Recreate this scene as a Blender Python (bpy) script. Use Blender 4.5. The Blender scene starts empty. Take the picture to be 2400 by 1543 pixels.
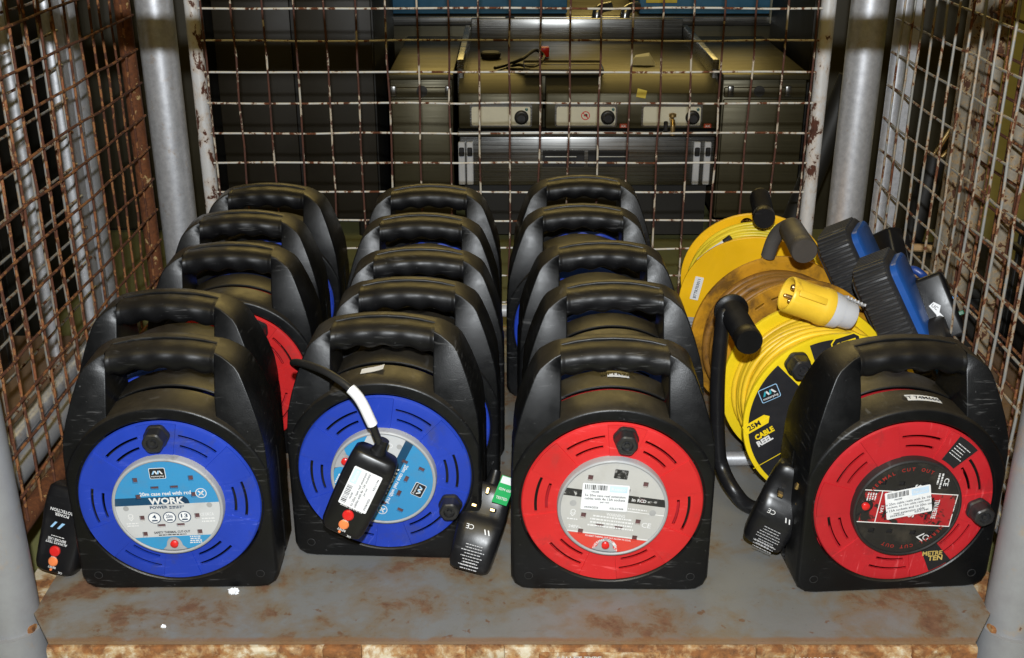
import bpy, bmesh, math, random
from mathutils import Vector, Matrix
random.seed(7)
R = math.radians
PI = math.pi
C = bpy.context.scene.collection
sc = bpy.context.scene

# ------------------------------------------------------------------ camera
CAM_H, PITCH, FPX = 0.833, R(23.1), 2722.0
cam_d = bpy.data.cameras.new('camera'); cam = bpy.data.objects.new('camera', cam_d); C.objects.link(cam)
cam.location = (0, 0, CAM_H); cam.rotation_euler = (PI/2 - PITCH, 0, 0)
cam_d.sensor_width = 36; cam_d.lens = FPX/2400*36; cam_d.clip_start = 0.02; cam_d.clip_end = 60
sc.camera = cam
# ------------------------------------------------------------------ world + light
w = bpy.data.worlds.new('World'); sc.world = w; w.use_nodes = True
bg = w.node_tree.nodes['Background']; bg.inputs[0].default_value = (1.0, .78, .36, 1); bg.inputs[1].default_value = 0.004
sc.view_settings.view_transform = 'Standard'; sc.view_settings.look = 'None'
sc.cycles.max_bounces = 6; sc.cycles.diffuse_bounces = 3; sc.cycles.glossy_bounces = 3
sc.view_settings.exposure = 0; sc.view_settings.gamma = 1

def light(name, kind, loc, target, energy, color, **kw):
    d = bpy.data.lights.new(name, kind); d.energy = energy; d.color = color
    for k, v in kw.items(): setattr(d, k, v)
    o = bpy.data.objects.new(name, d); C.objects.link(o); o.location = loc
    o.rotation_euler = (Vector(target) - Vector(loc)).to_track_quat('-Z', 'Y').to_euler()
    return o
# the photographer's flash just above the lens, and the hall's warm ceiling lamps
light('camera_flash', 'SPOT', (0.0, -0.03, 0.965), (0, 1.5, 0.25), 135, (.93, .97, 1.0), spot_size=R(95), spot_blend=.35, shadow_soft_size=.012)
WARM = (1.0, .74, .24)
light('ceiling_lamp_back', 'AREA', (0.2, 8.0, 4.3), (0.1, 1.4, 0.2), 160, WARM, shape='RECTANGLE', size=5.0, size_y=1.6)
light('ceiling_lamp_front', 'AREA', (-0.3, -0.9, 3.9), (0, 1.8, 0), 52, WARM, shape='RECTANGLE', size=3.0, size_y=1.6)

# ------------------------------------------------------------------ photograph pixel -> place helpers
_c, _s = math.cos(PITCH), math.sin(PITCH)
def ray(x, y):
    u = (x-1200)/FPX; v = (y-771.5)/FPX
    return Vector((u, _c - v*_s, -(_s + v*_c)))
def at_z(x, y, z): r = ray(x, y); return Vector((0, 0, CAM_H)) + r*((z-CAM_H)/r.z)
def at_y(x, y, d): r = ray(x, y); return Vector((0, 0, CAM_H)) + r*(d/r.y)

# ------------------------------------------------------------------ materials
MATS = {}
def nt(name):
    m = bpy.data.materials.new(name); m.use_nodes = True
    t = m.node_tree; b = t.nodes['Principled BSDF']
    return m, t, b
def N(t, typ, **kw):
    n = t.nodes.new(typ)
    for k, v in kw.items(): setattr(n, k, v)
    return n
def coords(t, scale=1.0, rnd=True):
    tc = N(t, 'ShaderNodeTexCoord')
    mp = N(t, 'ShaderNodeMapping')
    t.links.new(tc.outputs['Object'], mp.inputs['Vector'])
    if rnd:
        oi = N(t, 'ShaderNodeObjectInfo'); mu = N(t, 'ShaderNodeMath', operation='MULTIPLY'); mu.inputs[1].default_value = 37.0
        t.links.new(oi.outputs['Random'], mu.inputs[0])
        cb = N(t, 'ShaderNodeCombineXYZ')
        for i in range(3): t.links.new(mu.outputs[0], cb.inputs[i])
        t.links.new(cb.outputs[0], mp.inputs['Location'])
    return mp.outputs['Vector'], tc
def noise(t, vec, scale, detail=5, rough=.6, dist=0):
    n = N(t, 'ShaderNodeTexNoise'); n.inputs['Scale'].default_value = scale; n.inputs['Detail'].default_value = detail
    n.inputs['Roughness'].default_value = rough; n.inputs['Distortion'].default_value = dist
    t.links.new(vec, n.inputs['Vector']); return n.outputs['Fac']
def ramp(t, fac, stops, interp='LINEAR'):
    n = N(t, 'ShaderNodeValToRGB'); n.color_ramp.interpolation = interp
    e = n.color_ramp.elements
    while len(e) < len(stops): e.new(.5)
    for i, (p, col) in enumerate(stops):
        e[i].position = p
        e[i].color = (col, col, col, 1) if isinstance(col, (int, float)) else (*col, 1)
    t.links.new(fac, n.inputs[0]); return n.outputs[0]
def mix(t, fac, a, b):
    n = N(t, 'ShaderNodeMix', data_type='RGBA')
    def put(v, s):
        if isinstance(v, (tuple, list)): s.default_value = (*v, 1) if len(v) == 3 else v
        else: t.links.new(v, s)
    if isinstance(fac, (int, float)): n.inputs[0].default_value = fac
    else: t.links.new(fac, n.inputs[0])
    put(a, n.inputs[6]); put(b, n.inputs[7]); return n.outputs[2]
def mth(t, op, a, b=0.0, clamp=False):
    n = N(t, 'ShaderNodeMath', operation=op, use_clamp=clamp)
    for i, v in enumerate((a, b)):
        if isinstance(v, (int, float)): n.inputs[i].default_value = v
        else: t.links.new(v, n.inputs[i])
    return n.outputs[0]
def bump(t, b, hgt, strength, dist=.001):
    n = N(t, 'ShaderNodeBump'); n.inputs['Strength'].default_value = strength; n.inputs['Distance'].default_value = dist
    t.links.new(hgt, n.inputs['Height']); t.links.new(n.outputs[0], b.inputs['Normal'])

def plastic(name, col, rough=.45, scuff=.25, spec=.5, grain=.25, dirt=None, dirt_amt=0.0, dirt_scale=18, dust_sheen=0.0):
    if name in MATS: return MATS[name]
    m, t, b = nt(name); v, tc = coords(t)
    n1 = noise(t, v, 45, 6, .65); n2 = noise(t, v, 9, 4, .55, .6)
    # sparse pale scuffs, stretched scratches
    mp = N(t, 'ShaderNodeMapping'); mp.inputs['Scale'].default_value = (30, 30, 260); mp.inputs['Rotation'].default_value = (.3, .6, .2)
    t.links.new(v, mp.inputs['Vector'])
    n3 = noise(t, mp.outputs[0], 1.0, 3, .6)
    sc1 = mth(t, 'MULTIPLY', ramp(t, n3, [(.60, 0.0), (.69, 1.0)]), ramp(t, n2, [(.47, 0.0), (.60, 1.0)]))
    spk = mth(t, 'MULTIPLY', ramp(t, noise(t, v, 230, 3, .5), [(.70, 0.0), (.74, 1.0)]), ramp(t, n2, [(.40, 0.0), (.55, 1.0)]))
    sc1 = mth(t, 'MAXIMUM', sc1, spk)
    pale = tuple(min(1, c*1.25 + .05) for c in col)
    var = mix(t, ramp(t, n2, [(.3, 0.0), (.75, 1.0)]), tuple(c*.86 for c in col), tuple(min(1, c*1.12+.002) for c in col))
    base = mix(t, mth(t, 'MULTIPLY', sc1, scuff), var, pale)
    if dirt is not None:
        dm = ramp(t, noise(t, v, dirt_scale, 8, .68, .4), [(.62-dirt_amt, 0.0), (.74-dirt_amt*.5, 1.0)])
        base = mix(t, mth(t, 'MULTIPLY', dm, .85), base, dirt)
    if dust_sheen:   # dusty brown on upward faces, also painting in the warm overhead sheen
        ge = N(t, 'ShaderNodeNewGeometry'); sp = N(t, 'ShaderNodeSeparateXYZ'); t.links.new(ge.outputs['Normal'], sp.inputs[0])
        dm2 = mth(t, 'MULTIPLY', ramp(t, sp.outputs[2], [(.45, 0.0), (.95, 1.0)]), ramp(t, noise(t, v, 26, 6, .65), [(.3, .35), (.7, 1.0)]))
        base = mix(t, mth(t, 'MULTIPLY', dm2, dust_sheen), base, (.105, .085, .055))
    t.links.new(base, b.inputs['Base Color'])
    t.links.new(ramp(t, n1, [(.3, max(.08, rough-.08)), (.75, min(1, rough+.1))]), b.inputs['Roughness'])
    b.inputs['Specular IOR Level'].default_value = spec
    bump(t, b, noise(t, v, 900, 2, .5), grain, .0004)
    MATS[name] = m; return m

def rust_paint(name, paint, rust_amt=.35, scale=22, metallic=0.0, rough=.45, paint2=None, rust=((.16, .05, .018), (.035, .012, .006)), yellow=.0, spec=.4, stretch=(1, 1, 1), soft=0.0):
    if name in MATS: return MATS[name]
    m, t, b = nt(name); v, tc = coords(t)
    mp = N(t, 'ShaderNodeMapping'); mp.inputs['Scale'].default_value = stretch; t.links.new(v, mp.inputs['Vector']); v = mp.outputs[0]
    n1 = noise(t, v, scale, 9, .66, .3); n2 = noise(t, v, scale*2.7, 7, .7); n3 = noise(t, v, scale*.45, 4, .5)
    th = .72 - rust_amt*.55
    comb = mth(t, 'ADD', mth(t, 'MULTIPLY', n1, .75), mth(t, 'MULTIPLY', n3, .25))
    mask = ramp(t, comb, [(th-.006-soft, 0.0), (th+.010+soft, 1.0)])
    halo = ramp(t, comb, [(th-.07, 0.0), (th, 1.0)])
    rustc = mix(t, ramp(t, n2, [(.3, 0.0), (.7, 1.0)]), rust[1], rust[0])
    p = mix(t, ramp(t, n2, [(.35, 0.0), (.7, 1.0)]), paint, paint2 or tuple(c*.8 for c in paint))
    p = mix(t, mth(t, 'MULTIPLY', halo, .35 + yellow), p, (.42, .24, .07))
    t.links.new(mix(t, mask, p, rustc), b.inputs['Base Color'])
    t.links.new(mix(t, mask, (rough,)*3, (.85,)*3), b.inputs['Roughness'])
    if metallic: t.links.new(mix(t, mask, (metallic,)*3, (0.0,)*3), b.inputs['Metallic'])
    b.inputs['Specular IOR Level'].default_value = spec
    hgt = mth(t, 'SUBTRACT', mth(t, 'MULTIPLY', n2, .5), mask)
    bump(t, b, hgt, .45, .0006)
    MATS[name] = m; return m

def simple(name, col, rough=.5, metallic=0.0, spec=.5, var=.12, scale=40):
    if name in MATS: return MATS[name]
    m, t, b = nt(name); v, tc = coords(t)
    n = noise(t, v, scale, 5, .6)
    t.links.new(mix(t, ramp(t, n, [(.3, 0.0), (.72, 1.0)]), tuple(c*(1-var) for c in col), tuple(min(1, c*(1+var)) for c in col)), b.inputs['Base Color'])
    t.links.new(ramp(t, n, [(.3, max(.05, rough-.06)), (.7, min(1, rough+.08))]), b.inputs['Roughness'])
    b.inputs['Metallic'].default_value = metallic; b.inputs['Specular IOR Level'].default_value = spec
    MATS[name] = m; return m

def zones(name, base, rects, rough=.4, wear=None, wear_amt=.0, wear_scale=60):
    """flat print on a socket plate: rectangles in the plate's own coordinates (metres)"""
    if name in MATS: return MATS[name]
    m, t, b = nt(name); v, tc = coords(t, rnd=False)
    sx = N(t, 'ShaderNodeSeparateXYZ'); t.links.new(tc.outputs['Object'], sx.inputs[0])
    x, z = sx.outputs[0], sx.outputs[2]
    cur = base
    for (x0, x1, z0, z1, colr) in rects:
        k = mth(t, 'MULTIPLY', mth(t, 'MULTIPLY', mth(t, 'GREATER_THAN', x, x0), mth(t, 'LESS_THAN', x, x1)),
                mth(t, 'MULTIPLY', mth(t, 'GREATER_THAN', z, z0), mth(t, 'LESS_THAN', z, z1)))
        if len(colr) >= 4:   # worn print
            wn = noise(t, v, colr[3], 8, .7, .5)
            tw = colr[4] if len(colr) > 4 else .36
            k = mth(t, 'MULTIPLY', k, ramp(t, wn, [(tw, 0.0), (tw+.04, 1.0)])); colr = colr[:3]
        cur = mix(t, k, cur, tuple(colr))
    n = noise(t, v, 150, 6, .65); g = noise(t, v, 38, 5, .6)
    cur2 = mix(t, mth(t, 'MULTIPLY', ramp(t, g, [(.5, 0.0), (.8, 1.0)]), .22), cur, (.16, .13, .09))
    if wear: cur2 = mix(t, ramp(t, noise(t, v, wear_scale, 8, .7, .4), [(.66-wear_amt, 0.0), (.69-wear_amt, 1.0)]), cur2, wear)
    t.links.new(cur2, b.inputs['Base Color'])
    t.links.new(ramp(t, n, [(.3, rough-.05), (.7, rough+.12)]), b.inputs['Roughness'])
    MATS[name] = m; return m

M_case = plastic('black_textured_plastic', (.0034, .0036, .0040), .38, .9, .29, .32, dust_sheen=.42)
M_grip = plastic('black_grip_plastic', (.0035, .0035, .004), .42, .8, .27, .14, dust_sheen=.16)
M_plug = plastic('black_gloss_plastic', (.007, .007, .008), .34, .3, .4, .05)
M_knob = plastic('knob_plastic', (.016, .016, .017), .4, .3, .5, .1)
M_blue = plastic('blue_plastic', (.013, .044, .38), .44, 1.0, .40, .15, (.035, .05, .20), .05, 22)
M_red = plastic('red_plastic', (.53, .018, .019), .43, 1.0, .40, .15, (.33, .03, .028), .05, 22)
M_red2 = plastic('dull_red_plastic', (.44, .014, .020), .46, 1.0, .4, .15, (.25, .02, .022), .07, 22)
M_hubgrey = plastic('grey_hub_plastic', (.34, .345, .35), .45, .3, .4, .1, (.12, .1, .07), .03)
M_hubblack = plastic('black_hub_plastic', (.018, .017, .017), .4, .5, .5, .1)
M_cableblk = plastic('black_cable', (.014, .014, .014), .45, .2, .4, .1)
M_yel = plastic('yellow_plastic', (.80, .58, .012), .4, .3, .4, .1)
M_yel2 = plastic('amber_yellow_plastic', (.86, .49, .008), .42, .3, .4, .1)
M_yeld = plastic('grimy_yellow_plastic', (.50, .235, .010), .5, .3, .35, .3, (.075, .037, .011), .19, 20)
M_ycab = plastic('yellow_cable', (.78, .50, .02), .42, .2, .4, .05, (.35, .2, .03), .02, 30)
M_ycab2 = plastic('lemon_cable', (.72, .56, .03), .42, .2, .4, .05)
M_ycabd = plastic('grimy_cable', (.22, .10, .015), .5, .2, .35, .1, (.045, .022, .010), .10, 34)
M_white = simple('white_paper', (.74, .75, .77), .5, var=.05)
M_whiteink = simple('white_ink', (.66, .66, .66), .5, var=.03)
M_greyink = simple('grey_ink', (.36, .36, .37), .5, var=.03)
M_blackink = simple('black_ink', (.012, .012, .014), .5, var=.05)
M_navy = simple('navy_ink', (.004, .03, .075), .45, var=.05)
M_lblue = simple('pale_blue_ink', (.30, .52, .75), .5, var=.05)
M_teal = simple('teal_ink', (.02, .32, .40), .5, var=.05)
M_greenp = simple('green_paper', (.02, .36, .10), .5, var=.1)
M_redbtn = simple('red_button', (.62, .02, .018), .28, var=.05)
M_orbtn = simple('orange_button', (.80, .22, .07), .3, var=.05)
M_brass = simple('brass', (.55, .38, .16), .3, .9, var=.15)
M_socket = simple('socket_shutter', (.10, .045, .045), .5, var=.2)
M_silver = rust_paint('silver_paint', (.70, .71, .74), .13, 38, .66, .42, (.50, .51, .54), ((.06, .035, .02), (.03, .02, .012)))
M_front = rust_paint('grey_post_paint', (.27, .275, .285), .16, 16, .1, .45, (.24, .24, .25))
M_whitetube = rust_paint('white_flaking_paint', (.56, .56, .57), .30, 38, .1, .42, (.50, .50, .50), ((.10, .032, .016), (.045, .016, .01)), stretch=(1, 1, .6))
M_whitewire = rust_paint('white_wire_paint', (.48, .48, .47), .34, 55, 0, .45, (.50, .48, .42), stretch=(1, 1, .55))
M_rustywhite = rust_paint('rusty_white_wire', (.44, .42, .38), .49, 55, 0, .45, (.46, .42, .34), ((.10, .035, .02), (.045, .02, .016)), stretch=(1, 1, .55))
M_greywire = rust_paint('grey_wire_paint', (.22, .22, .21), .32, 60, .1, .45, (.28, .27, .24), yellow=.2, stretch=(1, 1, .55))
M_rust = rust_paint('rusty_wire', (.23, .075, .028), .45, 60, 0, .75, (.17, .055, .022), ((.12, .04, .018), (.05, .018, .01)))
M_rusttube = rust_paint('rusty_tube', (.42, .34, .20), .56, 46, 0, .6, (.36, .26, .12), ((.17, .055, .016), (.06, .02, .008)), yellow=.3)
M_beige = rust_paint('beige_rusty_paint', (.24, .21, .16), .31, 60, 0, .5, (.18, .15, .11), ((.085, .034, .016), (.05, .018, .008)), yellow=.2)
M_beam = rust_paint('flaking_beam_paint', (.54, .50, .41), .45, 34, 0, .5, (.44, .34, .19), ((.30, .12, .035), (.08, .035, .016)), yellow=.35, soft=.05)

def floor_plate_mat():
    m, t, b = nt('plate_paint'); v, tc = coords(t, rnd=False)
    big = noise(t, v, 5.5, 9, .66, .35); mid = noise(t, v, 19, 8, .68, .3); fine = noise(t, v, 85, 6, .7); cl = noise(t, v, 2.2, 3, .5)
    base = mix(t, ramp(t, cl, [(.35, 0.0), (.7, 1.0)]), (.150, .152, .149), (.196, .194, .186))
    base = mix(t, mth(t, 'MULTIPLY', ramp(t, mid, [(.45, 0.0), (.7, 1.0)]), .45), base, (.14, .133, .112))
    comb = mth(t, 'ADD', mth(t, 'MULTIPLY', big, .62), mth(t, 'MULTIPLY', mid, .38))
    stain = ramp(t, comb, [(.465, 0.0), (.58, 1.0)])
    base = mix(t, mth(t, 'MULTIPLY', stain, .8), base, (.165, .105, .042))
    core = ramp(t, comb, [(.542, 0.0), (.585, 1.0)])
    rc = mix(t, ramp(t, fine, [(.35, 0.0), (.65, 1.0)]), (.095, .042, .022), (.165, .085, .048))
    base = mix(t, mth(t, 'MULTIPLY', core, .92), base, rc)
    spots = ramp(t, noise(t, v, 48, 4, .6, .2), [(.655, 0.0), (.69, 1.0)])
    base = mix(t, mth(t, 'MULTIPLY', spots, .8), base, (.13, .065, .03))
    mps = N(t, 'ShaderNodeMapping'); mps.inputs['Scale'].default_value = (7, 160, 1); mps.inputs['Rotation'].default_value = (0, 0, .5); t.links.new(v, mps.inputs['Vector'])
    scr = ramp(t, noise(t, mps.outputs[0], 1.0, 4, .6), [(.67, 0.0), (.71, 1.0)])
    base = mix(t, mth(t, 'MULTIPLY', scr, .45), base, (.09, .085, .075))
    grit = ramp(t, noise(t, v, 260, 3, .6), [(.68, 0.0), (.72, 1.0)])
    base = mix(t, mth(t, 'MULTIPLY', grit, .6), base, (.07, .055, .04))
    # rust line creeping in from the front edge
    sx = N(t, 'ShaderNodeSeparateXYZ'); t.links.new(tc.outputs['Object'], sx.inputs[0])
    edge = mth(t, 'SUBTRACT', 1.0, mth(t, 'MULTIPLY', mth(t, 'SUBTRACT', sx.outputs[1], 1.06), 48.0), clamp=True)
    em = ramp(t, mth(t, 'MULTIPLY', mth(t, 'ADD', edge, -.25), mth(t, 'MULTIPLY', mid, 2.2)), [(.35, 0.0), (.62, 1.0)])
    base = mix(t, mth(t, 'MULTIPLY', em, .7), base, (.20, .105, .045))
    t.links.new(base, b.inputs['Base Color'])
    t.links.new(mix(t, core, (.48,)*3, (.8,)*3), b.inputs['Roughness'])
    bump(t, b, mth(t, 'ADD', mth(t, 'MULTIPLY', fine, .35), mth(t, 'ADD', cl, mth(t, 'MULTIPLY', core, .3))), .35, .002)
    return m
M_plate = floor_plate_mat()

def concrete_mat():
    m, t, b = nt('hall_floor_paint'); v, tc = coords(t, rnd=False)
    n1 = noise(t, v, 3, 7, .6); n2 = noise(t, v, 40, 6, .65)
    base = mix(t, ramp(t, n1, [(.3, 0.0), (.7, 1.0)]), (.17, .17, .065), (.23, .225, .085))
    base = mix(t, mth(t, 'MULTIPLY', ramp(t, n2, [(.5, 0.0), (.75, 1.0)]), .4), base, (.13, .12, .08))
    t.links.new(base, b.inputs['Base Color']); b.inputs['Roughness'].default_value = .6
    bump(t, b, n2, .2, .001)
    return m
M_hall = concrete_mat()

def steel_mat(name, col=(.52, .51, .49), rough=.32, metallic=.85):
    m, t, b = nt(name); v, tc = coords(t)
    mp = N(t, 'ShaderNodeMapping'); mp.inputs['Scale'].default_value = (4, 60, 420); t.links.new(v, mp.inputs['Vector'])
    br = noise(t, mp.outputs[0], 1, 4, .6); st = noise(t, v, 7, 6, .6, .3)
    base = mix(t, ramp(t, st, [(.35, 0.0), (.75, 1.0)]), col, tuple(c*.68 for c in col))
    t.links.new(base, b.inputs['Base Color']); b.inputs['Metallic'].default_value = metallic
    t.links.new(ramp(t, br, [(.3, rough-.06), (.7, rough+.12)]), b.inputs['Roughness'])
    bump(t, b, br, .05, .0004)
    return m
M_steel = steel_mat('brushed_steel', (.30, .30, .29), .26, .92)
M_steel2 = steel_mat('dull_steel', (.085, .075, .042), .40, .55)  # olive cast of the warm hall light is mixed into this base colour
M_dark = simple('dark_cabinet', (.011, .010, .008), .55, var=.2, scale=6)
M_cream = simple('cream_panel', (.62, .59, .46), .5, var=.05)
M_bluetray = simple('blue_panel', (.03, .12, .22), .5, var=.1)
M_orange = simple('orange_board', (.42, .17, .03), .55, var=.2)
M_tan = simple('tan_ring', (.46, .29, .13), .6, var=.1)
M_mustard = simple('mustard_box', (.42, .25, .02), .55, var=.15)
M_foam = simple('white_foam', (.82, .84, .88), .7, var=.05)

# ------------------------------------------------------------------ mesh helpers (each returns verts, faces)
def join(*parts):
    V, F = [], []
    for v, f in parts:
        o = len(V); V += [Vector(p) for p in v]; F += [tuple(i+o for i in q) for q in f]
    return V, F
def xf(part, M): return [M @ Vector(p) for p in part[0]], part[1]
def T(x, y, z): return Matrix.Translation((x, y, z))
def RX(a): return Matrix.Rotation(a, 4, 'X')
def RY(a): return Matrix.Rotation(a, 4, 'Y')
def RZ(a): return Matrix.Rotation(a, 4, 'Z')
def bm_out(bm):
    bm.verts.ensure_lookup_table(); bm.verts.index_update()
    v = [p.co.copy() for p in bm.verts]; f = [tuple(q.index for q in g.verts) for g in bm.faces]; bm.free(); return v, f
def box(x0, x1, y0, y1, z0, z1, bev=0.0, seg=2):
    bm = bmesh.new(); bmesh.ops.create_cube(bm, size=1)
    for p in bm.verts: p.co = Vector(((x0+x1)/2 + p.co.x*(x1-x0), (y0+y1)/2 + p.co.y*(y1-y0), (z0+z1)/2 + p.co.z*(z1-z0)))
    if bev: bmesh.ops.bevel(bm, geom=bm.edges[:], offset=bev, segments=seg, profile=.5, affect='EDGES')
    return bm_out(bm)
def loft(loops, cap0=True, cap1=True, closed=True):
    n = len(loops[0]); V = [Vector(p) for l in loops for p in l]; F = []
    for i in range(len(loops)-1):
        for j in range(n if closed else n-1):
            k = (j+1) % n
            F.append((i*n+j, i*n+k, (i+1)*n+k, (i+1)*n+j))
    if cap0: F.append(tuple(range(n))[::-1])
    if cap1: F.append(tuple((len(loops)-1)*n + j for j in range(n)))
    return V, F
def lathe(prof, n=32, caps=True):
    """profile [(r, y)] turned about the Y axis"""
    loops = [[(r*math.cos(2*PI*j/n), y, r*math.sin(2*PI*j/n)) for j in range(n)] for r, y in prof]
    return loft(loops, caps, caps)
def tube(path, r, n=10, closed=False):
    path = [Vector(p) for p in path]; m = len(path)
    rr = r if isinstance(r, (list, tuple)) else [r]*m
    tang = []
    for i in range(m):
        a = path[i-1] if (i or closed) else path[i]; b = path[(i+1) % m] if (i < m-1 or closed) else path[i]
        tang.append((b-a).normalized())
    up = Vector((0, 0, 1)) if abs(tang[0].z) < .9 else Vector((0, 1, 0))
    nrm = (up - tang[0]*up.dot(tang[0])).normalized(); loops = []
    for i in range(m):
        nrm = (nrm - tang[i]*nrm.dot(tang[i])).normalized(); bi = tang[i].cross(nrm)
        loops.append([path[i] + (nrm*math.cos(2*PI*j/n) + bi*math.sin(2*PI*j/n))*rr[i] for j in range(n)])
    if closed:
        loops.append(loops[0]); return loft(loops, False, False)
    return loft(loops)
def smooth_path(pts, k=8):
    pts = [Vector(p) for p in pts]; out = []
    for i in range(len(pts)-1):
        p0 = pts[max(0, i-1)]; p1 = pts[i]; p2 = pts[i+1]; p3 = pts[min(len(pts)-1, i+2)]
        for j in range(k):
            t = j/k
            out.append(.5*((2*p1) + (p2-p0)*t + (2*p0-5*p1+4*p2-p3)*t*t + (3*p1-p0-3*p2+p3)*t**3))
    return out + [pts[-1]]
def prism(poly, y0, y1):
    """outline in x,z pushed along y"""
    return loft([[(x, y0, z) for x, z in poly], [(x, y1, z) for x, z in poly]])
def rrect(x0, x1, z0, z1, r, k=5):
    out = []
    for cx, cz, a in ((x1-r, z0+r, -PI/2), (x1-r, z1-r, 0), (x0+r, z1-r, PI/2), (x0+r, z0+r, PI)):
        out += [(cx + r*math.cos(a + PI/2*i/k), cz + r*math.sin(a + PI/2*i/k)) for i in range(k+1)]
    return out
def disc(cx, cz, r, n=28): return [(cx + r*math.cos(2*PI*i/n), cz + r*math.sin(2*PI*i/n)) for i in range(n)]
def ring_flat(cx, cz, r0, r1, y, n=28):
    V = [(cx+r*math.cos(2*PI*i/n), y, cz+r*math.sin(2*PI*i/n)) for r in (r0, r1) for i in range(n)]
    return V, [(i, (i+1) % n, n+(i+1) % n, n+i) for i in range(n)]
def flat(poly, y): return [(x, y, z) for x, z in poly], [tuple(range(len(poly)))]
def sector(r0, r1, a0, a1, y, n=24):
    V = []
    for i in range(n+1):
        a = a0 + (a1-a0)*i/n
        V += [(r0*math.cos(a), y, r0*math.sin(a)), (r1*math.cos(a), y, r1*math.sin(a))]
    return V, [(2*i, 2*i+1, 2*i+3, 2*i+2) for i in range(n)]

def mesh_of(name, part, mat, angle=35, smooth=True):
    me = bpy.data.meshes.new(name); me.from_pydata([tuple(p) for p in part[0]], [], part[1]); me.validate()
    bm = bmesh.new(); bm.from_mesh(me); bmesh.ops.recalc_face_normals(bm, faces=bm.faces[:]); bm.to_mesh(me); bm.free()
    if mat: me.materials.append(mat)
    if smooth:
        me.shade_smooth(); me.set_sharp_from_angle(angle=R(angle))
    me.update(); return me
CACHE = {}
def put(name, part, mat, parent=None, M=None, key=None, angle=35, smooth=True, label=None):
    """one mesh object; key shares mesh data between alike pieces"""
    if key and key in CACHE: me = CACHE[key]
    else:
        if callable(part): part = part()
        me = mesh_of(name, part, mat, angle, smooth)
        if key: CACHE[key] = me
    o = bpy.data.objects.new(name, me); C.objects.link(o)
    if parent: o.parent = parent
    if M is not None: o.matrix_local = M
    if label: o['label'] = label
    return o
def thing(name, label, cat, loc=(0, 0, 0), rot=(0, 0, 0), group=None):
    o = bpy.data.objects.new(name, None); C.objects.link(o); o.empty_display_size = .05
    o.location = loc; o.rotation_euler = rot; o['label'] = label; o['category'] = cat
    if group: o['group'] = group
    return o
def tag(o, label, cat, group=None):
    o['label'] = label; o['category'] = cat
    if group: o['group'] = group
    return o

TXT = {}
def text_part(body, bold=0.0):
    k = (body, bold)
    if k in TXT: return TXT[k]
    cu = bpy.data.curves.new('t', 'FONT'); cu.body = body; cu.size = 1.0; cu.offset = bold; cu.resolution_u = 2
    cu.space_line = .92; cu.align_x = 'CENTER'
    o = bpy.data.objects.new('t', cu); C.objects.link(o)
    me = bpy.data.meshes.new_from_object(o.evaluated_get(bpy.context.evaluated_depsgraph_get()))
    V = [v.co.copy() for v in me.vertices]; F = [tuple(p.vertices) for p in me.polygons]
    bpy.data.objects.remove(o); bpy.data.curves.remove(cu); bpy.data.meshes.remove(me)
    x0 = min(v.x for v in V); x1 = max(v.x for v in V); y0 = min(v.y for v in V); y1 = max(v.y for v in V)
    V = [Vector(((v.x-(x0+x1)/2), 0, v.y-(y0+y1)/2)) for v in V]
    TXT[k] = (V, F, x1-x0, y1-y0); return TXT[k]
def words(body, x, z, y, w=None, h=None, rot=0.0, bold=.01):
    """lettering in the x,z plane, centred, fitted to width w and/or height h"""
    V, F, tw, th = text_part(body, bold)
    sx = (w/tw) if w else (h/th); sz = (h/th) if h else (w/tw)
    ca, sa = math.cos(rot), math.sin(rot); out = []
    for v in V:
        px, pz = v.x*sx, v.z*sz
        out.append((x + px*ca - pz*sa, y, z + px*sa + pz*ca))
    return out, F

def text_lines(x, z, y, w, n, lh, h, rng, align='l'):
    """rows of print too small to read: thin word-length dashes"""
    parts = []
    for i in range(n):
        xx = 0; L = w*rng.uniform(.6, 1)
        x0 = x if align == 'l' else x + (w-L)/2
        while xx < L:
            ww = rng.uniform(.0012, .0042); ww = min(ww, L-xx)
            zz = z - i*lh
            parts.append(([(x0+xx, y, zz), (x0+xx+ww, y, zz), (x0+xx+ww, y, zz+h), (x0+xx, y, zz+h)], [(0, 1, 2, 3)]))
            xx += ww + .0008
    return join(*parts)

# ================================================================== SETTING
fl = put('floor', ([(-8, -2, -.12), (8, -2, -.12), (8, 14, -.12), (-8, 14, -.12)], [(0, 1, 2, 3)]), M_hall)
fl['kind'] = 'structure'

# ================================================================== THE STILLAGE
ST = thing('stillage', 'grey steel mesh-sided stillage pallet with rusty left side panel, holding all the reels', 'stillage', (0, 1.54, 0))
SM = T(0, -1.54, 0)
def st(name, part, mat, parent=ST, **kw):
    return put(name, xf(part, SM), mat, parent, **kw)
# floor plate, clipped at the front corners, a shallow dished sheet
PW = .556
out = [(-.520, 1.060), (.520, 1.060), (PW, 1.112), (PW, 1.96), (-PW, 1.96), (-PW, 1.112)]
V = [(x, y, z) for z in (0, -.004) for x, y in out]; n = len(out)
plate = put('floor_plate', (V, [tuple(range(n)), tuple(range(2*n-1, n-1, -1))] + [(i, n+i, n+(i+1) % n, (i+1) % n) for i in range(n)]), M_plate, ST, M=SM)
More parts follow.
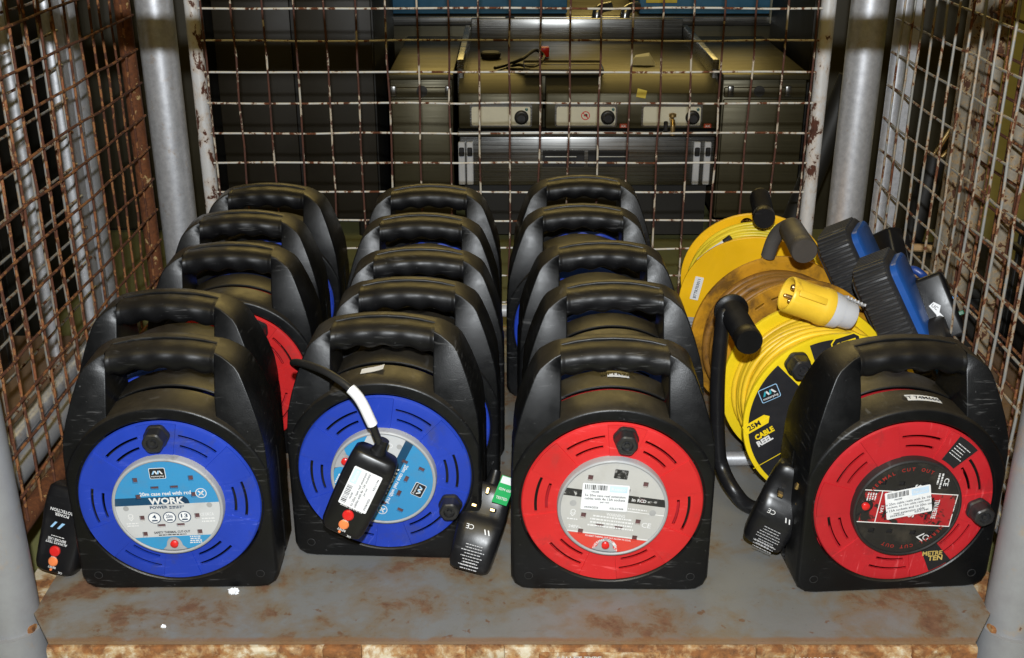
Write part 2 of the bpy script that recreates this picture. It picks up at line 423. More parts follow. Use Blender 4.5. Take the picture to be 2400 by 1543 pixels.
# front beam with a rolled top edge, end lugs and cast plate
prof = [(1.0655, -.0045), (1.058, -.006), (1.0555, -.0105), (1.0555, -.098), (1.066, -.104), (1.10, -.104), (1.10, -.0045)]
nseg = 60
loops = []
for i in range(nseg+1):
    x = -.522 + 1.044*i/nseg
    loops.append([(x, y + random.uniform(-.0007, .0007), z + (random.uniform(-.0006, .0006) if z > -.02 else 0)) for y, z in prof])
st('front_beam', loft(loops), M_beam)
for x in (-.03, .295, .47, -.19):
    st('hinge_lug', box(x-.022, x+.022, 1.050, 1.062, -.019, -.0035, .003), M_beam)
st('maker_plate', box(.03, .165, 1.0515, 1.0556, -.060, -.010, .002), M_beam)
st('lettering', words('PALLET TYPE', .075, -.0165, 1.0506, h=.0065, bold=.03), M_whitetube)
st('lettering', words('22089/0994/12 25959', .10, -.0285, 1.0506, w=.12, h=.0075, bold=.03), M_whitetube)
st('lettering', words('WARNING', .345, -.0215, 1.0549, h=.007, bold=.03), M_whitetube)
for sx in (-1, 1):
    st('side_beam', box(sx*.575-.02, sx*.575+.02, 1.10, 1.95, -.095, -.012, .004), M_beam)
    st('foot', lathe([(.034, 0), (.036, .02), (.036, .10)], 20) if False else xf(lathe([(.040, 0), (.040, .1)], 20), T(sx*.59, 1.12, -.12) @ RX(PI/2)), M_front)
    st('foot', xf(lathe([(.040, 0), (.040, .1)], 20), T(sx*.59, 1.97, -.12) @ RX(PI/2)), M_front)
st('rear_beam', box(-.56, .56, 1.955, 1.985, -.095, -.006, .004), M_beam)
def post(x, y, r, z0, z1, mat, name='post'):
    prof = []
    nz = 14
    return st(name, xf(lathe([(r, z0 + (z1-z0)*i/nz) for i in range(nz+1)], 28), T(x, y, 0) @ Matrix(((1, 0, 0, 0), (0, 0, -1, 0), (0, 1, 0, 0), (0, 0, 0, 1)))), mat)
# the posts: front pair plain grey, back pair silver
for sx in (-1, 1):
    post(sx*.586, 1.12, .0318, -.118, .86, M_front)
    post(sx*.590, 1.97, .0310, -.02, .86, M_silver)
# the open front's top rail, above the picture
st('front_rail', tube([(-.565, 1.12, .712), (.565, 1.12, .712)], .0172, 14), M_silver)

def wire(path, r, mat, parent, jitter=.0007, key=None):
    p = [Vector(q) for q in path]
    return st('wire', tube(p, r, 8), mat, parent)
def wav(a, b, k, amp, rng):
    a, b = Vector(a), Vector(b); out = []
    for i in range(k+1):
        q = a.lerp(b, i/k)
        if 0 < i < k: q += Vector((rng.uniform(-amp, amp), rng.uniform(-amp, amp), rng.uniform(-amp, amp)))
        out.append(q)
    return out
rng = random.Random(3)
# --- back panel
BP = st('back_panel', join(tube([(-.528, 1.97, .03), (-.528, 1.97, .80)], .0125, 16), tube([(.522, 1.97, .03), (.522, 1.97, .80)], .0125, 16),
        tube([(-.528, 1.97, .80), (.522, 1.97, .80)], .0125, 16), tube([(-.528, 1.97, .03), (.522, 1.97, .03)], .0125, 16)), M_whitetube)
zs = [.102 + .05195*k for k in range(-1, 13)]
for z in zs: wire(wav((-.515, 1.9575, z), (.509, 1.9575, z), 12, .0013, rng), .00175, M_whitewire, BP)
xs = [-.5085] + [-.4597 + .0506*k for k in range(19)] + [.5015]
for x in xs: wire(wav((x, 1.9535, .04), (x, 1.9535, .79), 10, .0017, rng), .00175, M_rustywhite, BP)
# --- left panel, rusty
LP = st('side_panel', join(tube([(-.62, 1.90, .03), (-.62, 1.90, .80)], .0128, 16), tube([(-.62, 1.19, .03), (-.62, 1.19, .80)], .0128, 14),
        tube([(-.62, 1.19, .80), (-.62, 1.90, .80)], .0128, 14), tube([(-.62, 1.19, .03), (-.62, 1.90, .03)], .0128, 14)), M_rusttube)
LP['label'] = 'rusty brown left side panel'
for k in range(-6, 9): 
    z = .353 + .0537*k
    if z > .04: wire(wav((-.603, 1.19, z), (-.603, 1.895, z), 10, .0016, rng), .0020, M_rust, LP)
for k in range(1, 15): wire(wav((-.607, 1.907-.0463*k-.012, .04), (-.607, 1.907-.0463*k-.012, .79), 10, .0018, rng), .0019, M_rust, LP)
# --- right panel, grey
RP = st('side_panel', join(tube([(.62, 1.885, .03), (.62, 1.885, .80)], .0128, 16), tube([(.62, 1.19, .03), (.62, 1.19, .80)], .0128, 14),
        tube([(.62, 1.19, .80), (.62, 1.885, .80)], .0128, 14), tube([(.62, 1.19, .03), (.62, 1.885, .03)], .0128, 14), box(.630, .642, 1.866, 1.872, .03, .80)), M_silver)
for k in range(-4, 11):
    z = .249 + .0526*k
    wire(wav((.607, 1.19, z), (.607, 1.88, z), 10, .0016, rng), .0019, M_greywire, RP)
for k in range(1, 15): wire(wav((.603, 1.885-.0463*k, .035), (.603, 1.885-.0463*k, .79), 10, .0018, rng), .0019, M_greywire, RP)

# ================================================================== CASE REELS
HW, RH, ZC, RD, RHUB, HD = .1172, .1232, .121, .1052, .0640, .053
def housing_outline(inset=0.0, n=96):
    hw, rh = HW - inset, RH - inset; rc = .021 - inset*.5; z0 = inset
    out = []
    for i in range(n):
        a = 2*PI*i/n; dx, dz = math.cos(a), math.sin(a)
        # ray from centre to: arch (upper), straight sides, bottom with rounded corners
        t = rh
        if dz < 0 or abs(dx)*rh > hw:
            cand = []
            if abs(dx) > 1e-6: cand.append(hw/abs(dx))
            if dz < -1e-6: cand.append((ZC-z0)/-dz)
            if dz > 0: cand.append(rh)
            t = min(cand)
            # rounded bottom corner
            px, pz = abs(dx)*t, ZC + dz*t
            if dz < 0 and px > hw-rc and pz < z0+rc:
                cx, cz = hw-rc, z0+rc-ZC
                bq = abs(dx)*cx + dz*cz; cq = cx*cx + cz*cz - rc*rc
                t = bq + math.sqrt(max(0, bq*bq - cq))
        out.append((dx*t, ZC + dz*t))
    return out
def shell(front=True):
    s = -1 if front else 1; n = 96
    circ = lambda r: [(r*math.cos(2*PI*i/n), ZC + r*math.sin(2*PI*i/n)) for i in range(n)]
    lp = [(circ(RD+.0018), HD-.012), (circ(RD+.0018), HD-.0012), (circ(RD+.0030), HD), (housing_outline(.0045), HD),
          (housing_outline(.0028), HD-.0005), (housing_outline(.0012), HD-.0022), (housing_outline(0), HD-.0055), (housing_outline(0), .0056), (housing_outline(.0012), .0046), (housing_outline(.0030), .0052), (housing_outline(.0032), .020)]
    return loft([[(x, s*y, z) for x, z in l] for l, y in lp], False, False)
def rsec(o, i, yd, rc, yc=0.0):
    """rounded section between outer point o and inner point i (x,z), half depth yd, centred at yc"""
    o, i = Vector((o[0], 0, o[1])), Vector((i[0], 0, i[1])); c = (o+i)/2; c.y = yc; u = (o-i)/2; L = u.length; u = u/L; rc = min(rc, L*.9, yd*.9)
    pts = []
    for sx, sy, a in ((1, 1, 0), (-1, 1, PI/2), (-1, -1, PI), (1, -1, 3*PI/2)):
        for k in range(4):
            ang = a + PI/2*k/3
            pts.append(c + u*(sx*(L-rc) + rc*math.cos(ang)) + Vector((0, sy*(yd-rc) + rc*math.sin(ang), 0)))
    return pts
def upper_frame():
    L = [((.1150, .080), (.0850, .080), .0510, 0), ((.1160, .130), (.0800, .130), .0512, 0), ((.1154, .178), (.0690, .178), .0510, 0), ((.1134, .200), (.0640, .206), .0492, 0), ((.1082, .222), (.0615, .226), .0452, 0),
         ((.1012, .245), (.0605, .247), .0398, 0), ((.0938, .265), (.0605, .260), .0345, 0), ((.0896, .2745), (.0605, .268), .0312, 0), ((.0850, .2812), (.0605, .273), .0290, 0), ((.0775, .2872), (.0605, .277), .0266, 0),
         ((.0690, .2930), (.0605, .280), .0240, 0), ((.0618, .2962), (.0600, .283), .0222, 0), ((.0600, .2970), (.0592, .288), .0080, .0125), ((.0420, .3004), (.0415, .2944), .0066, .0140), ((.0210, .3030), (.0208, .2964), .0062, .0145), ((0, .3038), (0, .2972), .0062, .0145)]
    full = L + [((-o[0], o[1]), (-i[0], i[1]), yd, yc) for o, i, yd, yc in L[-2::-1]]
    return loft([rsec(o, i, yd, .0018, yc) for o, i, yd, yc in full])
def grip():
    loops = []; n = 64
    for i in range(n+1):
        x = -.0612 + .1224*i/n; u = x/.0612
        zc = .2808 + .0066*(1-u*u); wv = .0022*math.cos(u*PI*4.0)*(1 if abs(u) < .92 else .3)
        rz = .0152; ry = .0205; fl_ = 1.0 + (.05 if abs(u) > .95 else 0)
        lp = []
        for j in range(24):
            a = 2*PI*j/24; cy, sz = math.cos(a), math.sin(a)
            e = 2/2.5; cy2 = math.copysign(abs(cy)**e, cy); sz2 = math.copysign(abs(sz)**e, sz)
            zz = rz*sz2*fl_ + (wv if sz < .1 else wv*.12)
            yy = ry*cy2*fl_ - (.0005*math.cos(u*PI*4) if cy < 0 else 0)
            lp.append((x, yy - .0055, zc + zz))
        loops.append(lp)
    return loft(loops)
def flange():
    """ring with six pairs of arc slots and six raised spokes"""
    rad = [RHUB-.003, .0745, .0778, .0870, .0903, RD-.004, RD-.0012, RD]; yo = [0, 0, 0, 0, 0, 0, .0007, .0025]
    na = 144; parts = []; V = []; F = []; keep = {}
    def slot(i, j):
        a = ((j+.5)*360/na + 30) % 60 - 30
        if i == 1: return abs(a) < 12.6
        if i == 3: return abs(a) < 14.0
        return False
    def vid(i, j, k): return (i*na + (j % na))*2 + k
    for i, r in enumerate(rad):
        for j in range(na):
            a = 2*PI*j/na
            for k in (0, 1): V.append((r*math.cos(a), yo[i] if k == 0 else .0030, r*math.sin(a)))
    ni = len(rad)-1
    for i in range(ni):
        for j in range(na):
            if slot(i, j): continue
            F.append((vid(i, j, 0), vid(i+1, j, 0), vid(i+1, j+1, 0), vid(i, j+1, 0)))
            for (ii, jj, a, b) in ((i-1, j, (i, j), (i, j+1)), (i+1, j, (i+1, j), (i+1, j+1)), (i, j-1, (i, j), (i+1, j)), (i, j+1, (i, j+1), (i+1, j+1))):
                if ii < 0: continue
                if ii >= ni or slot(ii, jj % na): F.append((vid(*a, 0), vid(*b, 0), vid(*b, 1), vid(*a, 1)))
    pads = []
    for q in range(6):
        a0, a1 = R(60*q+30-12.5), R(60*q+30+12.5)
        f = sector(RHUB-.002, RD-.0022, a0, a1, -.0011, 8); bk = sector(RHUB-.0025, RD-.0018, a0-.006, a1+.006, .0003, 8)
        n = len(f[0]); VV = list(f[0]) + list(bk[0]); FF = list(f[1])
        ed = [(2*i, 2*i+2) for i in range(8)] + [(2*i+1, 2*i+3) for i in range(8)] + [(0, 1), (16, 17)]
        FF += [(a, b, n+b, n+a) for a, b in ed]
        pads.append((VV, FF))
    return join((V, F), *pads)
def hub_body():
    return lathe([(RHUB, .012), (RHUB, -.0085), (RHUB-.0008, -.0103), (RHUB-.0026, -.0112), (RHUB-.0040, -.0105), (RHUB-.0042, -.0098)], 64, False)
SOCK = []
for sx in (-1, 1):
    for zz in (.60, .235, -.235, -.60): SOCK.append((sx*.53*.060, zz*.060, .0058, .0072))
    for zz in (.42, -.42): SOCK.append((sx*.185*.060, zz*.060, .0094, .0046))
def plate_with_holes(r, holes, notch=True):
    cu = bpy.data.curves.new('p', 'CURVE'); cu.dimensions = '2D'; cu.fill_mode = 'FRONT'
    def spl(pts):
        s = cu.splines.new('POLY'); s.points.add(len(pts)-1)
        for p, (x, z) in zip(s.points, pts): p.co = (x, z, 0, 1)
        s.use_cyclic_u = True
    pts = disc(0, 0, r, 72)
    if notch:   # the arched cut-out round the thermal button
        pts = [(x, z) for x, z in pts if not (abs(x) < .0165 and z < 0)]
        k = next(i for i, (x, z) in enumerate(pts) if x > 0 and z < 0 and all(abs(q[0]) >= .0165 or q[1] > 0 for q in pts[i:]))
        # insert arch between the left and right sides
        idx = max(i for i, (x, z) in enumerate(pts) if x < 0 and z < 0)
        arch = [(-.0145, -.0575), (-.0095, -.0525), (-.0082, -.047), (-.006, -.0432), (-.003, -.0415), (0, -.041), (.003, -.0415), (.006, -.0432), (.0082, -.047), (.0095, -.0525), (.0145, -.0575)]
        pts = pts[:idx+1] + arch + pts[idx+1:]
    spl(pts)
    for (x, z, w_, h_) in holes: spl([(x-w_/2, z-h_/2), (x+w_/2, z-h_/2), (x+w_/2, z+h_/2), (x-w_/2, z+h_/2)])
    o = bpy.data.objects.new('p', cu); C.objects.link(o)
    me = bpy.data.meshes.new_from_object(o.evaluated_get(bpy.context.evaluated_depsgraph_get()))
    V = [(v.co.x, 0, v.co.y) for v in me.vertices]; F = [tuple(p.vertices) for p in me.polygons]
    bpy.data.objects.remove(o); bpy.data.curves.remove(cu); bpy.data.meshes.remove(me)
    walls = []
    for (x, z, w_, h_) in holes:
        q = [(x-w_/2, z-h_/2), (x+w_/2, z-h_/2), (x+w_/2, z+h_/2), (x-w_/2, z+h_/2)]
        walls.append(([(a, 0, b) for a, b in q] + [(a, .0032, b) for a, b in q], [(i, (i+1) % 4, 4+(i+1) % 4, 4+i) for i in range(4)]))
    return join((V, F), *walls)
def knob(L=.021):
    pr = [(.0142, 0), (.0142, -.004), (.0128, -.006), (.0122, -L*.72), (.0116, -L*.93), (.0100, -L), (.0068, -L), (.0062, -L+.004), (.003, -L+.004), (.0026, -L+.001), (0.0004, -L+.001)]
    loops = []
    for r, y in pr:
        lp = []
        for j in range(32):
            a = 2*PI*j/32; rr = r*(1 + (.045*math.cos(6*a) if r > .009 else 0)); lp.append((rr*math.cos(a), y, rr*math.sin(a)))
        loops.append(lp)
    return loft(loops, True, True)

def logo(parent, x, z, y, s, rot=0.0, dark=M_blackink, frame=M_whiteink, tint=M_lblue):
    """rounded square badge with the twin-peak mark and its small name"""
    M = T(x, y, z) @ RY(-rot)
    put('badge', flat(rrect(-.5*s, .5*s, -.38*s, .38*s, .09*s), 0), frame, parent, M)
    put('badge', flat(rrect(-.465*s, .465*s, -.345*s, .345*s, .075*s), -.0002), dark, parent, M)
    def bar(x0, x1): return ([((x0-.05)*s, -.0004, -.05*s), ((x0+.055)*s, -.0004, -.05*s), ((x1+.055)*s, -.0004, .2*s), ((x1-.05)*s, -.0004, .2*s)], [(0, 1, 2, 3)])
    put('badge_mark', join(bar(-.30, -.16), bar(.02, .10)), tint, parent, M)
    put('badge_mark', join(bar(-.02, -.14), bar(.30, .13)), M_whiteink, parent, M)
    put('lettering', words('masterplug', 0, -.2*s, -.0004, w=.78*s), M_whiteink, parent, M)

def price_label(parent, M, w_, h_, lines, date, code, num='186288', rng=random.Random(5)):
    """white stock label with bar code"""
    s = put('sticker', prism(rrect(-w_/2, w_/2, -h_/2, h_/2, .0016, 3), -.0003, .0002), M_white, parent, M, smooth=False)
    bars = []; x = -w_/2 + .05*w_
    while x < -w_/2 + .52*w_:
        bw = rng.choice([.0005, .0005, .0009, .0013]); bars.append(([(x, -.0005, h_*.27), (x+bw, -.0005, h_*.27), (x+bw, -.0005, h_*.46), (x, -.0005, h_*.46)], [(0, 1, 2, 3)])); x += bw + rng.choice([.0005, .0007, .0011])
    put('bar_code', join(*bars), M_blackink, s)
    put('badge', flat([(w_*.08, h_*.22), (w_*.46, h_*.22), (w_*.46, h_*.46), (w_*.08, h_*.46)], -.0005), simple('ice_blue_ink', (.50, .64, .80), .5), s)
    put('lettering', words('Ramco', w_*.27, h_*.34, -.0006, w=w_*.3), M_whiteink, s)
    put('lettering', words(num, -w_*.22, h_*.20, -.0005, h=h_*.065), M_blackink, s)
    for i, l in enumerate(lines):
        put('lettering', words(l, 0, h_*(.06 - .125*i), -.0005, h=h_*.088), M_blackink, s)
    put('lettering', words(date, -w_*.27, -h_*.40, -.0005, h=h_*.075), M_blackink, s)
    put('lettering', words(code, w_*.27, -h_*.40, -.0005, h=h_*.075), M_blackink, s)
    return s

U = .060   # socket plate radius
def case_reel(label, x, y, yaw, col='blue', style='plain', rot=0.0, core=None, knob_on=True, group='black case reels'):
    t = thing('case_reel', label, 'cable reel', (x, y, 0), (0, 0, R(yaw)), group)
    cm = {'blue': M_blue, 'red': M_red, 'dull': M_red2}[col]
    put('front_shell', lambda: shell(True), M_case, t, key='shf')
    put('rear_shell', lambda: shell(False), M_case, t, key='shr')
    put('frame', upper_frame, M_case, t, key='upf', angle=40)
    put('handle', grip, M_grip, t, key='grip', angle=60)
    for sx in (-1, 1):
        put('screw', lambda: lathe([(.0052, .001), (.0052, -.0004), (.0044, -.0006), (.0040, .0006), (.0012, .0006), (.0010, .0014)], 20), M_knob, t, T(sx*.096, -HD, .021), key='casescrew')
    corem = {'red': M_red2, None: M_cableblk, 'blue': M_blue}[core]
    put('drum', lambda: xf(lathe([(.02, -.030), ((.112 if core else .100), -.030), ((.112 if core else .100), .030), (.02, .030)], 64), T(0, 0, ZC)), corem, t, key='drum'+str(core))
    Mf = T(0, -HD - .0008, ZC) @ RY(-R(rot))
    f = put('flange', flange, cm, t, Mf, key='flange'+col, angle=25)
    if knob_on: put('knob', knob, M_knob, f, T(0, -.001, .0885), key='knob', angle=30)
    put('flange', flange, cm, t, T(0, HD + .0008, ZC) @ RZ(PI), key='flange'+col, angle=25)
    hubm = M_hubblack if style == 'black' else M_hubgrey
    hb = put('hub', hub_body, hubm, t, Mf, key='hub'+hubm.name)
    put('hub', lambda: lathe([(RHUB, .012), (RHUB, -.0002), (RHUB-.003, -.0008), (.001, -.0008)], 48), hubm, t, T(0, HD+.0008, ZC) @ RZ(PI), key='hubr'+hubm.name)
    put('socket_bed', lambda: ([(q[0], -.0062, q[1]) for q in disc(0, 0, RHUB-.0035, 48)], [tuple(range(48))]), M_socket if style != 'black' else M_hubblack, hb, key='bed'+style)
    y0 = -.0094
    if style == 'plain':
        put('socket_plate', lambda: xf(plate_with_holes(RHUB-.0041, SOCK), T(0, y0, 0)), M_hubgrey, hb, key='plateplain', smooth=False)
        put('thermal_button', lambda: xf(lathe([(.0046, 0), (.0046, -.003), (.003, -.0042), (.0004, -.0044)], 20), T(0, -.0085, -.050)), M_redbtn, hb, key='tbtn')
        return t
    def L(body, x_, z_, mat=M_whiteink, w=None, h=None, bold=.015, rot_=0.0):
        put('lettering', words(body, x_*U, z_*U, y0-.0005, w=w*U if w else None, h=h*U if h else None, bold=bold, rot=rot_), mat, hb)
    rngl = random.Random(11)
    if style == 'work':
        mat = zones('work_plate_print', (.50, .51, .52), [(-1, 1, .055*U, 1, (.035, .24, .48)), (-1, .30*U, .055*U, .225*U, (.005, .05, .115)), (-1, 1, -1, -.665*U, (.035, .26, .50))], .38)
        put('socket_plate', lambda: xf(plate_with_holes(RHUB-.0041, SOCK), T(0, y0, 0)), mat, hb, key='platework', smooth=False)
        # rounded end of the navy bar
        put('print', ([(.30*U, y0-.0002, .225*U)] + [(.30*U + .13*U*math.sin(PI/2*i/8), y0-.0002, .055*U + .17*U*math.cos(PI/2*i/8)) for i in range(9)] + [(.30*U, y0-.0002, .055*U)], [tuple(range(11))]), M_navy, hb)
        logo(hb, -.08*U, .74*U, y0-.0003, .31*U)
        L('20m case reel with rcd', 0, .30, w=.98, h=.085, bold=.02)
        L('WORK', 0, .135, w=.68, h=.15, bold=.035)
        L('POWER', -.17, .0, M_navy, w=.34, h=.065, bold=.03)
        put('lettering', text_lines(.03*U, -.005*U, y0-.0005, .36*U, 2, .0021, .0012, rngl), M_navy, hb)
        for x_, tx in ((-.29, '4'), (0, '20m'), (.29, '13')):
            put('icon', flat(disc(x_*U, -.235*U, .125*U), y0-.0003), M_navy, hb); put('icon', flat(disc(x_*U, -.235*U, .108*U), y0-.0005), M_white, hb)
            put('lettering', words(tx, x_*U, -.205*U, y0-.0008, w=(.13 if len(tx) > 1 else .075)*U, h=.085*U, bold=.02), M_navy, hb)
            put('icon', flat([(x_*U-.06*U, -.305*U), (x_*U+.06*U, -.305*U), (x_*U+.05*U, -.275*U), (x_*U-.05*U, -.275*U)], y0-.0008), M_navy, hb)
        L('SAFETY THERMAL CUT-OUT', 0, -.565, M_blackink, w=.70, h=.052, bold=.025)
        put('lettering', text_lines(-.42*U, -.635*U, y0-.0005, .84*U, 1, .002, .0013, rngl, 'c'), M_blackink, hb)
        put('lettering', text_lines(.30*U, -.70*U, y0-.0005, .26*U, 4, .0027, .0015, rngl, 'c'), M_whiteink, hb)
        put('icon', ring_flat(.68*U, .27*U, .092*U, .108*U, y0-.0004), M_whiteink, hb)
        for a in (.8, -.8):
            put('icon', xf(flat([(-.009*U, -.07*U), (.009*U, -.07*U), (.016*U, .07*U), (-.016*U, .07*U)], 0), T(.68*U, y0-.0005, .27*U) @ RY(a)), M_whiteink, hb)
        L('CE UKCA', .73, -.20, w=.26, h=.07); put('lettering', text_lines(.60*U, -.31*U, y0-.0005, .27*U, 2, .0038, .0018, rngl, 'c'), M_whiteink, hb)
        put('icon', ring_flat(-.74*U, -.17*U, .035*U, .05*U, y0-.0004, 16), M_whiteink, hb)
        put('icon', flat([(-.80*U, -.21*U), (-.74*U, -.285*U), (-.68*U, -.21*U), (-.70*U, -.21*U), (-.74*U, -.258*U), (-.78*U, -.21*U)], y0-.0004), M_whiteink, hb)
        put('lettering', text_lines(-.88*U, -.35*U, y0-.0005, .3*U, 2, .0032, .0016, rngl, 'c'), M_whiteink, hb)
        for sx in (-1, 1): put('screw', flat(disc(sx*.80*U, 0, .055*U, 20), y0-.0003), simple('screw_cap', (.33, .33, .33), .5), hb)
    elif style == 'grey':
        mat = zones('grey_plate_print', (.44, .435, .42), [(-1, 1, .16*U, .325*U, (.02, .02, .022, 90)), (-1, 1, -1, -.63*U, (.60, .05, .035)), (-1, 1, -.615*U, -.60*U, (.75, .75, .75)), (.1*U, 1, -.03*U, -.018*U, (.8, .8, .8))], .4)
        put('socket_plate', lambda: xf(plate_with_holes(RHUB-.0041, SOCK), T(0, y0, 0)), mat, hb, key='plategrey', smooth=False)
        wornm = plastic('worn_black_print', (.02, .02, .02), .45, .2, .4, .1, (.42, .41, .40), .12, 160)
        put('badge', flat(rrect(-.10*U, .16*U, .66*U, .86*U, .02*U), y0-.0003), wornm, hb)
        L('RCD', .52, .245, w=.17, h=.07, bold=.02); L('in', .36, .245, w=.07, h=.07, bold=.02)
        L('WARNING', .08, -.14, w=.36, h=.07, bold=.02)
        put('lettering', text_lines(-.45*U, -.225*U, y0-.0005, .95*U, 4, .0043, .0021, rngl, 'c'), M_whiteink, hb)
        L('240V~', -.66, -.50, w=.24, h=.07, bold=.02)
        L('CE', .70, -.28, w=.18, h=.11, bold=.01)
        put('lettering', text_lines(.2*U, .03*U, y0-.0005, .5*U, 2, .0036, .0015, rngl), M_whiteink, hb)
        L('TO RESET THERMAL CUT OUT ALLOW TO COOL', .02, -.665, w=.90, h=.036, bold=.02)
        for i, chx in enumerate('THERMAL CUT-OUT'):
            if chx == ' ': continue
            a = R(-88 + 176*i/14)
            L(chx, .215*math.sin(a), -.93 + .215*math.cos(a), h=.052, bold=.02, rot_=-a)
        put('icon', ring_flat(-.74*U, -.17*U, .035*U, .05*U, y0-.0004, 16), M_whiteink, hb)
        put('icon', flat([(-.80*U, -.21*U), (-.74*U, -.285*U), (-.68*U, -.21*U), (-.70*U, -.21*U), (-.74*U, -.258*U), (-.78*U, -.21*U)], y0-.0004), M_whiteink, hb)
        put('lettering', text_lines(-.84*U, -.35*U, y0-.0005, .22*U, 1, .0032, .0016, rngl, 'c'), M_whiteink, hb)
        for sx in (-1, 1): put('screw', flat(disc(sx*.77*U, .01*U, .065*U, 20), y0-.0003), simple('screw_cap', (.33, .33, .33), .5), hb)
    elif style == 'black':
        mat = zones('black_plate_print', (.016, .015, .015), [(-.36*U, -.342*U, -.93*U, .93*U, (.75, .75, .73, 25)), (.342*U, .36*U, -.93*U, .93*U, (.75, .75, .73, 25)), (-.36*U, .36*U, .915*U, .93*U, (.75, .75, .73, 25)), (-.342*U, .342*U, -.90*U, .915*U, (.36, .016, .022, 46, .455)), (-.342*U, .342*U, -.58*U, -.563*U, (.75, .75, .73, 40))], .4)
        put('socket_plate', lambda: xf(plate_with_holes(RHUB-.0041, SOCK), T(0, y0, 0)), mat, hb, key='plateblack', smooth=False)
        # print runs along the plate: the white words read up the red band
        L('SOCKETS', -.17, .10, w=.72, h=.13, bold=.035)
        L('13', .13, -.33, w=.14, h=.12, bold=.03); L('13A', .05, -.5, w=.16, h=.06)
        L('TEN METRE', -.02, .55, w=.42, h=.09, bold=.02)
        put('lettering', text_lines(-.3*U, -.70*U, y0-.0005, .2*U, 4, .003, .0015, rngl), M_whiteink, hb)
        L('CE', -.30, .80, w=.18, h=.1) if False else L('CE', -.62, .62, w=.17, h=.1)
        put('lettering', text_lines(-.80*U, .50*U, y0-.0005, .34*U, 2, .004, .002, rngl), M_whiteink, hb)
        put('icon', ring_flat(.62*U, .52*U, .045*U, .062*U, y0-.0004, 16), M_whiteink, hb)
        put('icon', flat([(.52*U, .47*U), (.62*U, .32*U), (.72*U, .47*U), (.69*U, .47*U), (.62*U, .365*U), (.55*U, .47*U)], y0-.0004), M_whiteink, hb)
        M_dkred = simple('dark_red_ink', (.30, .02, .015), .5)
        for word, a0, a1 in (('THERMAL CUT OUT', -160, -70), ('THERMAL CUT OUT', 20, 110)):
            for i, chx in enumerate(word):
                if chx == ' ': continue
                a = R(a0 + (a1-a0)*i/(len(word)-1))
                px, pz = .86*math.sin(a), .86*math.cos(a)
                L(chx, px*1.0, pz*1.0, M_dkred, h=.075, bold=.02, rot_=-a) if chx != ' ' else None
    put('button_well', lambda: flat([(-.0150, -.0582), (-.0085, -.0595), (0, -.0600), (.0085, -.0595), (.0150, -.0582), (.0105, -.0520), (.009, -.046), (.0062, -.0425), (0, -.0403), (-.0062, -.0425), (-.009, -.046), (-.0105, -.0520)], y0+.0016), hubm, hb, key='well'+hubm.name, smooth=False)
    put('thermal_button', lambda: xf(lathe([(.0046, 0), (.0046, -.003), (.003, -.0042), (.0004, -.0044)], 20), T(0, -.0085, -.050)), M_redbtn, hb, key='tbtn')
    return t

reels = []
def CR(label, hx, hy, yaw=0, **kw):
    p = at_z(hx, hy, .3045)
    t = case_reel(label, p.x, p.y + .004, yaw, **kw); reels.append(t); return t
# left row, front to back
r1 = CR('front-left case reel with blue flange and uncovered blue WORK POWER socket plate', 380, 797, 1.0, col='blue', style='work', rot=2.5)
CR('black case reel standing directly behind the front-left blue reel', 395, 690, -1.5, col='blue', rot=20, knob_on=False)
CR('red-flanged case reel, third from the front in the left row', 535, 577, 1.0, col='red', rot=-28, core='red', knob_on=True)
CR('black case reel fourth from the front in the left row', 567, 500, 1.5, col='blue', rot=10, knob_on=False)
CR('black case reel at the back of the left row beside the silver post', 627, 436, -1, col='blue', rot=40, knob_on=False)
# middle row
r2 = CR('blue-flanged case reel heading the second row, black plug hanging over its socket plate', 900, 746, -2.5, col='blue', style='work', rot=-116)
CR('black case reel second from the front in the second row', 956, 661, -.5, col='blue', rot=12, knob_on=False)
CR('black case reel in the middle of the second row', 982, 588, .5, col='blue', rot=25, knob_on=False)
CR('black case reel fourth from the front in the second row', 988, 507, -.5, col='blue', rot=-15, knob_on=False)
CR('black case reel at the back of the second row against the mesh', 1006, 438, 0, col='blue', rot=5, knob_on=False)
# third row
r3 = CR('bright red-flanged case reel heading the third row, grey socket plate with white label', 1441, 800, -.7, col='red', style='grey', rot=-8, core='red')
CR('black case reel, second in the third row, torn white paper on its drum', 1440, 667, 0, col='blue', rot=15, knob_on=False)
CR('black case reel in the middle of the third row, cable end at its left', 1411, 573, 1, col='blue', rot=-20, knob_on=False)
CR('black case reel fourth from the front in the third row', 1366, 485, -.6, col='blue', rot=8, knob_on=False)
CR('tallest-looking black case reel at the very back of the third row', 1367, 417, .4, col='blue', rot=30, knob_on=False)
# right front
r4 = CR('dull red-faced case reel at the front right with a scratched black socket plate', 2130, 800, 4.0, col='dull', style='black', rot=-96, core='red')

def on_front(t, px, py, off=0.0):
    """local x,z on a reel's face plane for a photograph pixel"""
    M = t.matrix_basis.inverted(); r = ray(px, py); o = M @ Vector((0, 0, CAM_H)); d = (M.to_3x3() @ r)
    k = (-HD-off - o.y)/d.y; q = o + d*k; return q
bpy.context.view_layer.update()
q = on_front(r3, 1418, 1166, .0115)
price_label(r3, T(q.x, -HD-.0118, q.z) @ RY(R(4)), .0535, .0345, ['5x 20m case reel extension', 'cables with 4x 13A sockets', 'per reel'], '09/04/2026', 'KELS/1944')
q = on_front(r4, 2129, 1177, .0115)
price_label(r4, T(q.x, -HD-.0118, q.z) @ RY(R(-11)), .053, .036, ['3x 25m cable reels with 2x 16A', 'sockets, 2x 15m cable reels with', '2x 13A sockets and 1x 20m case', 'reel extension cable'], '09/04/2026', 'KELS/1944')
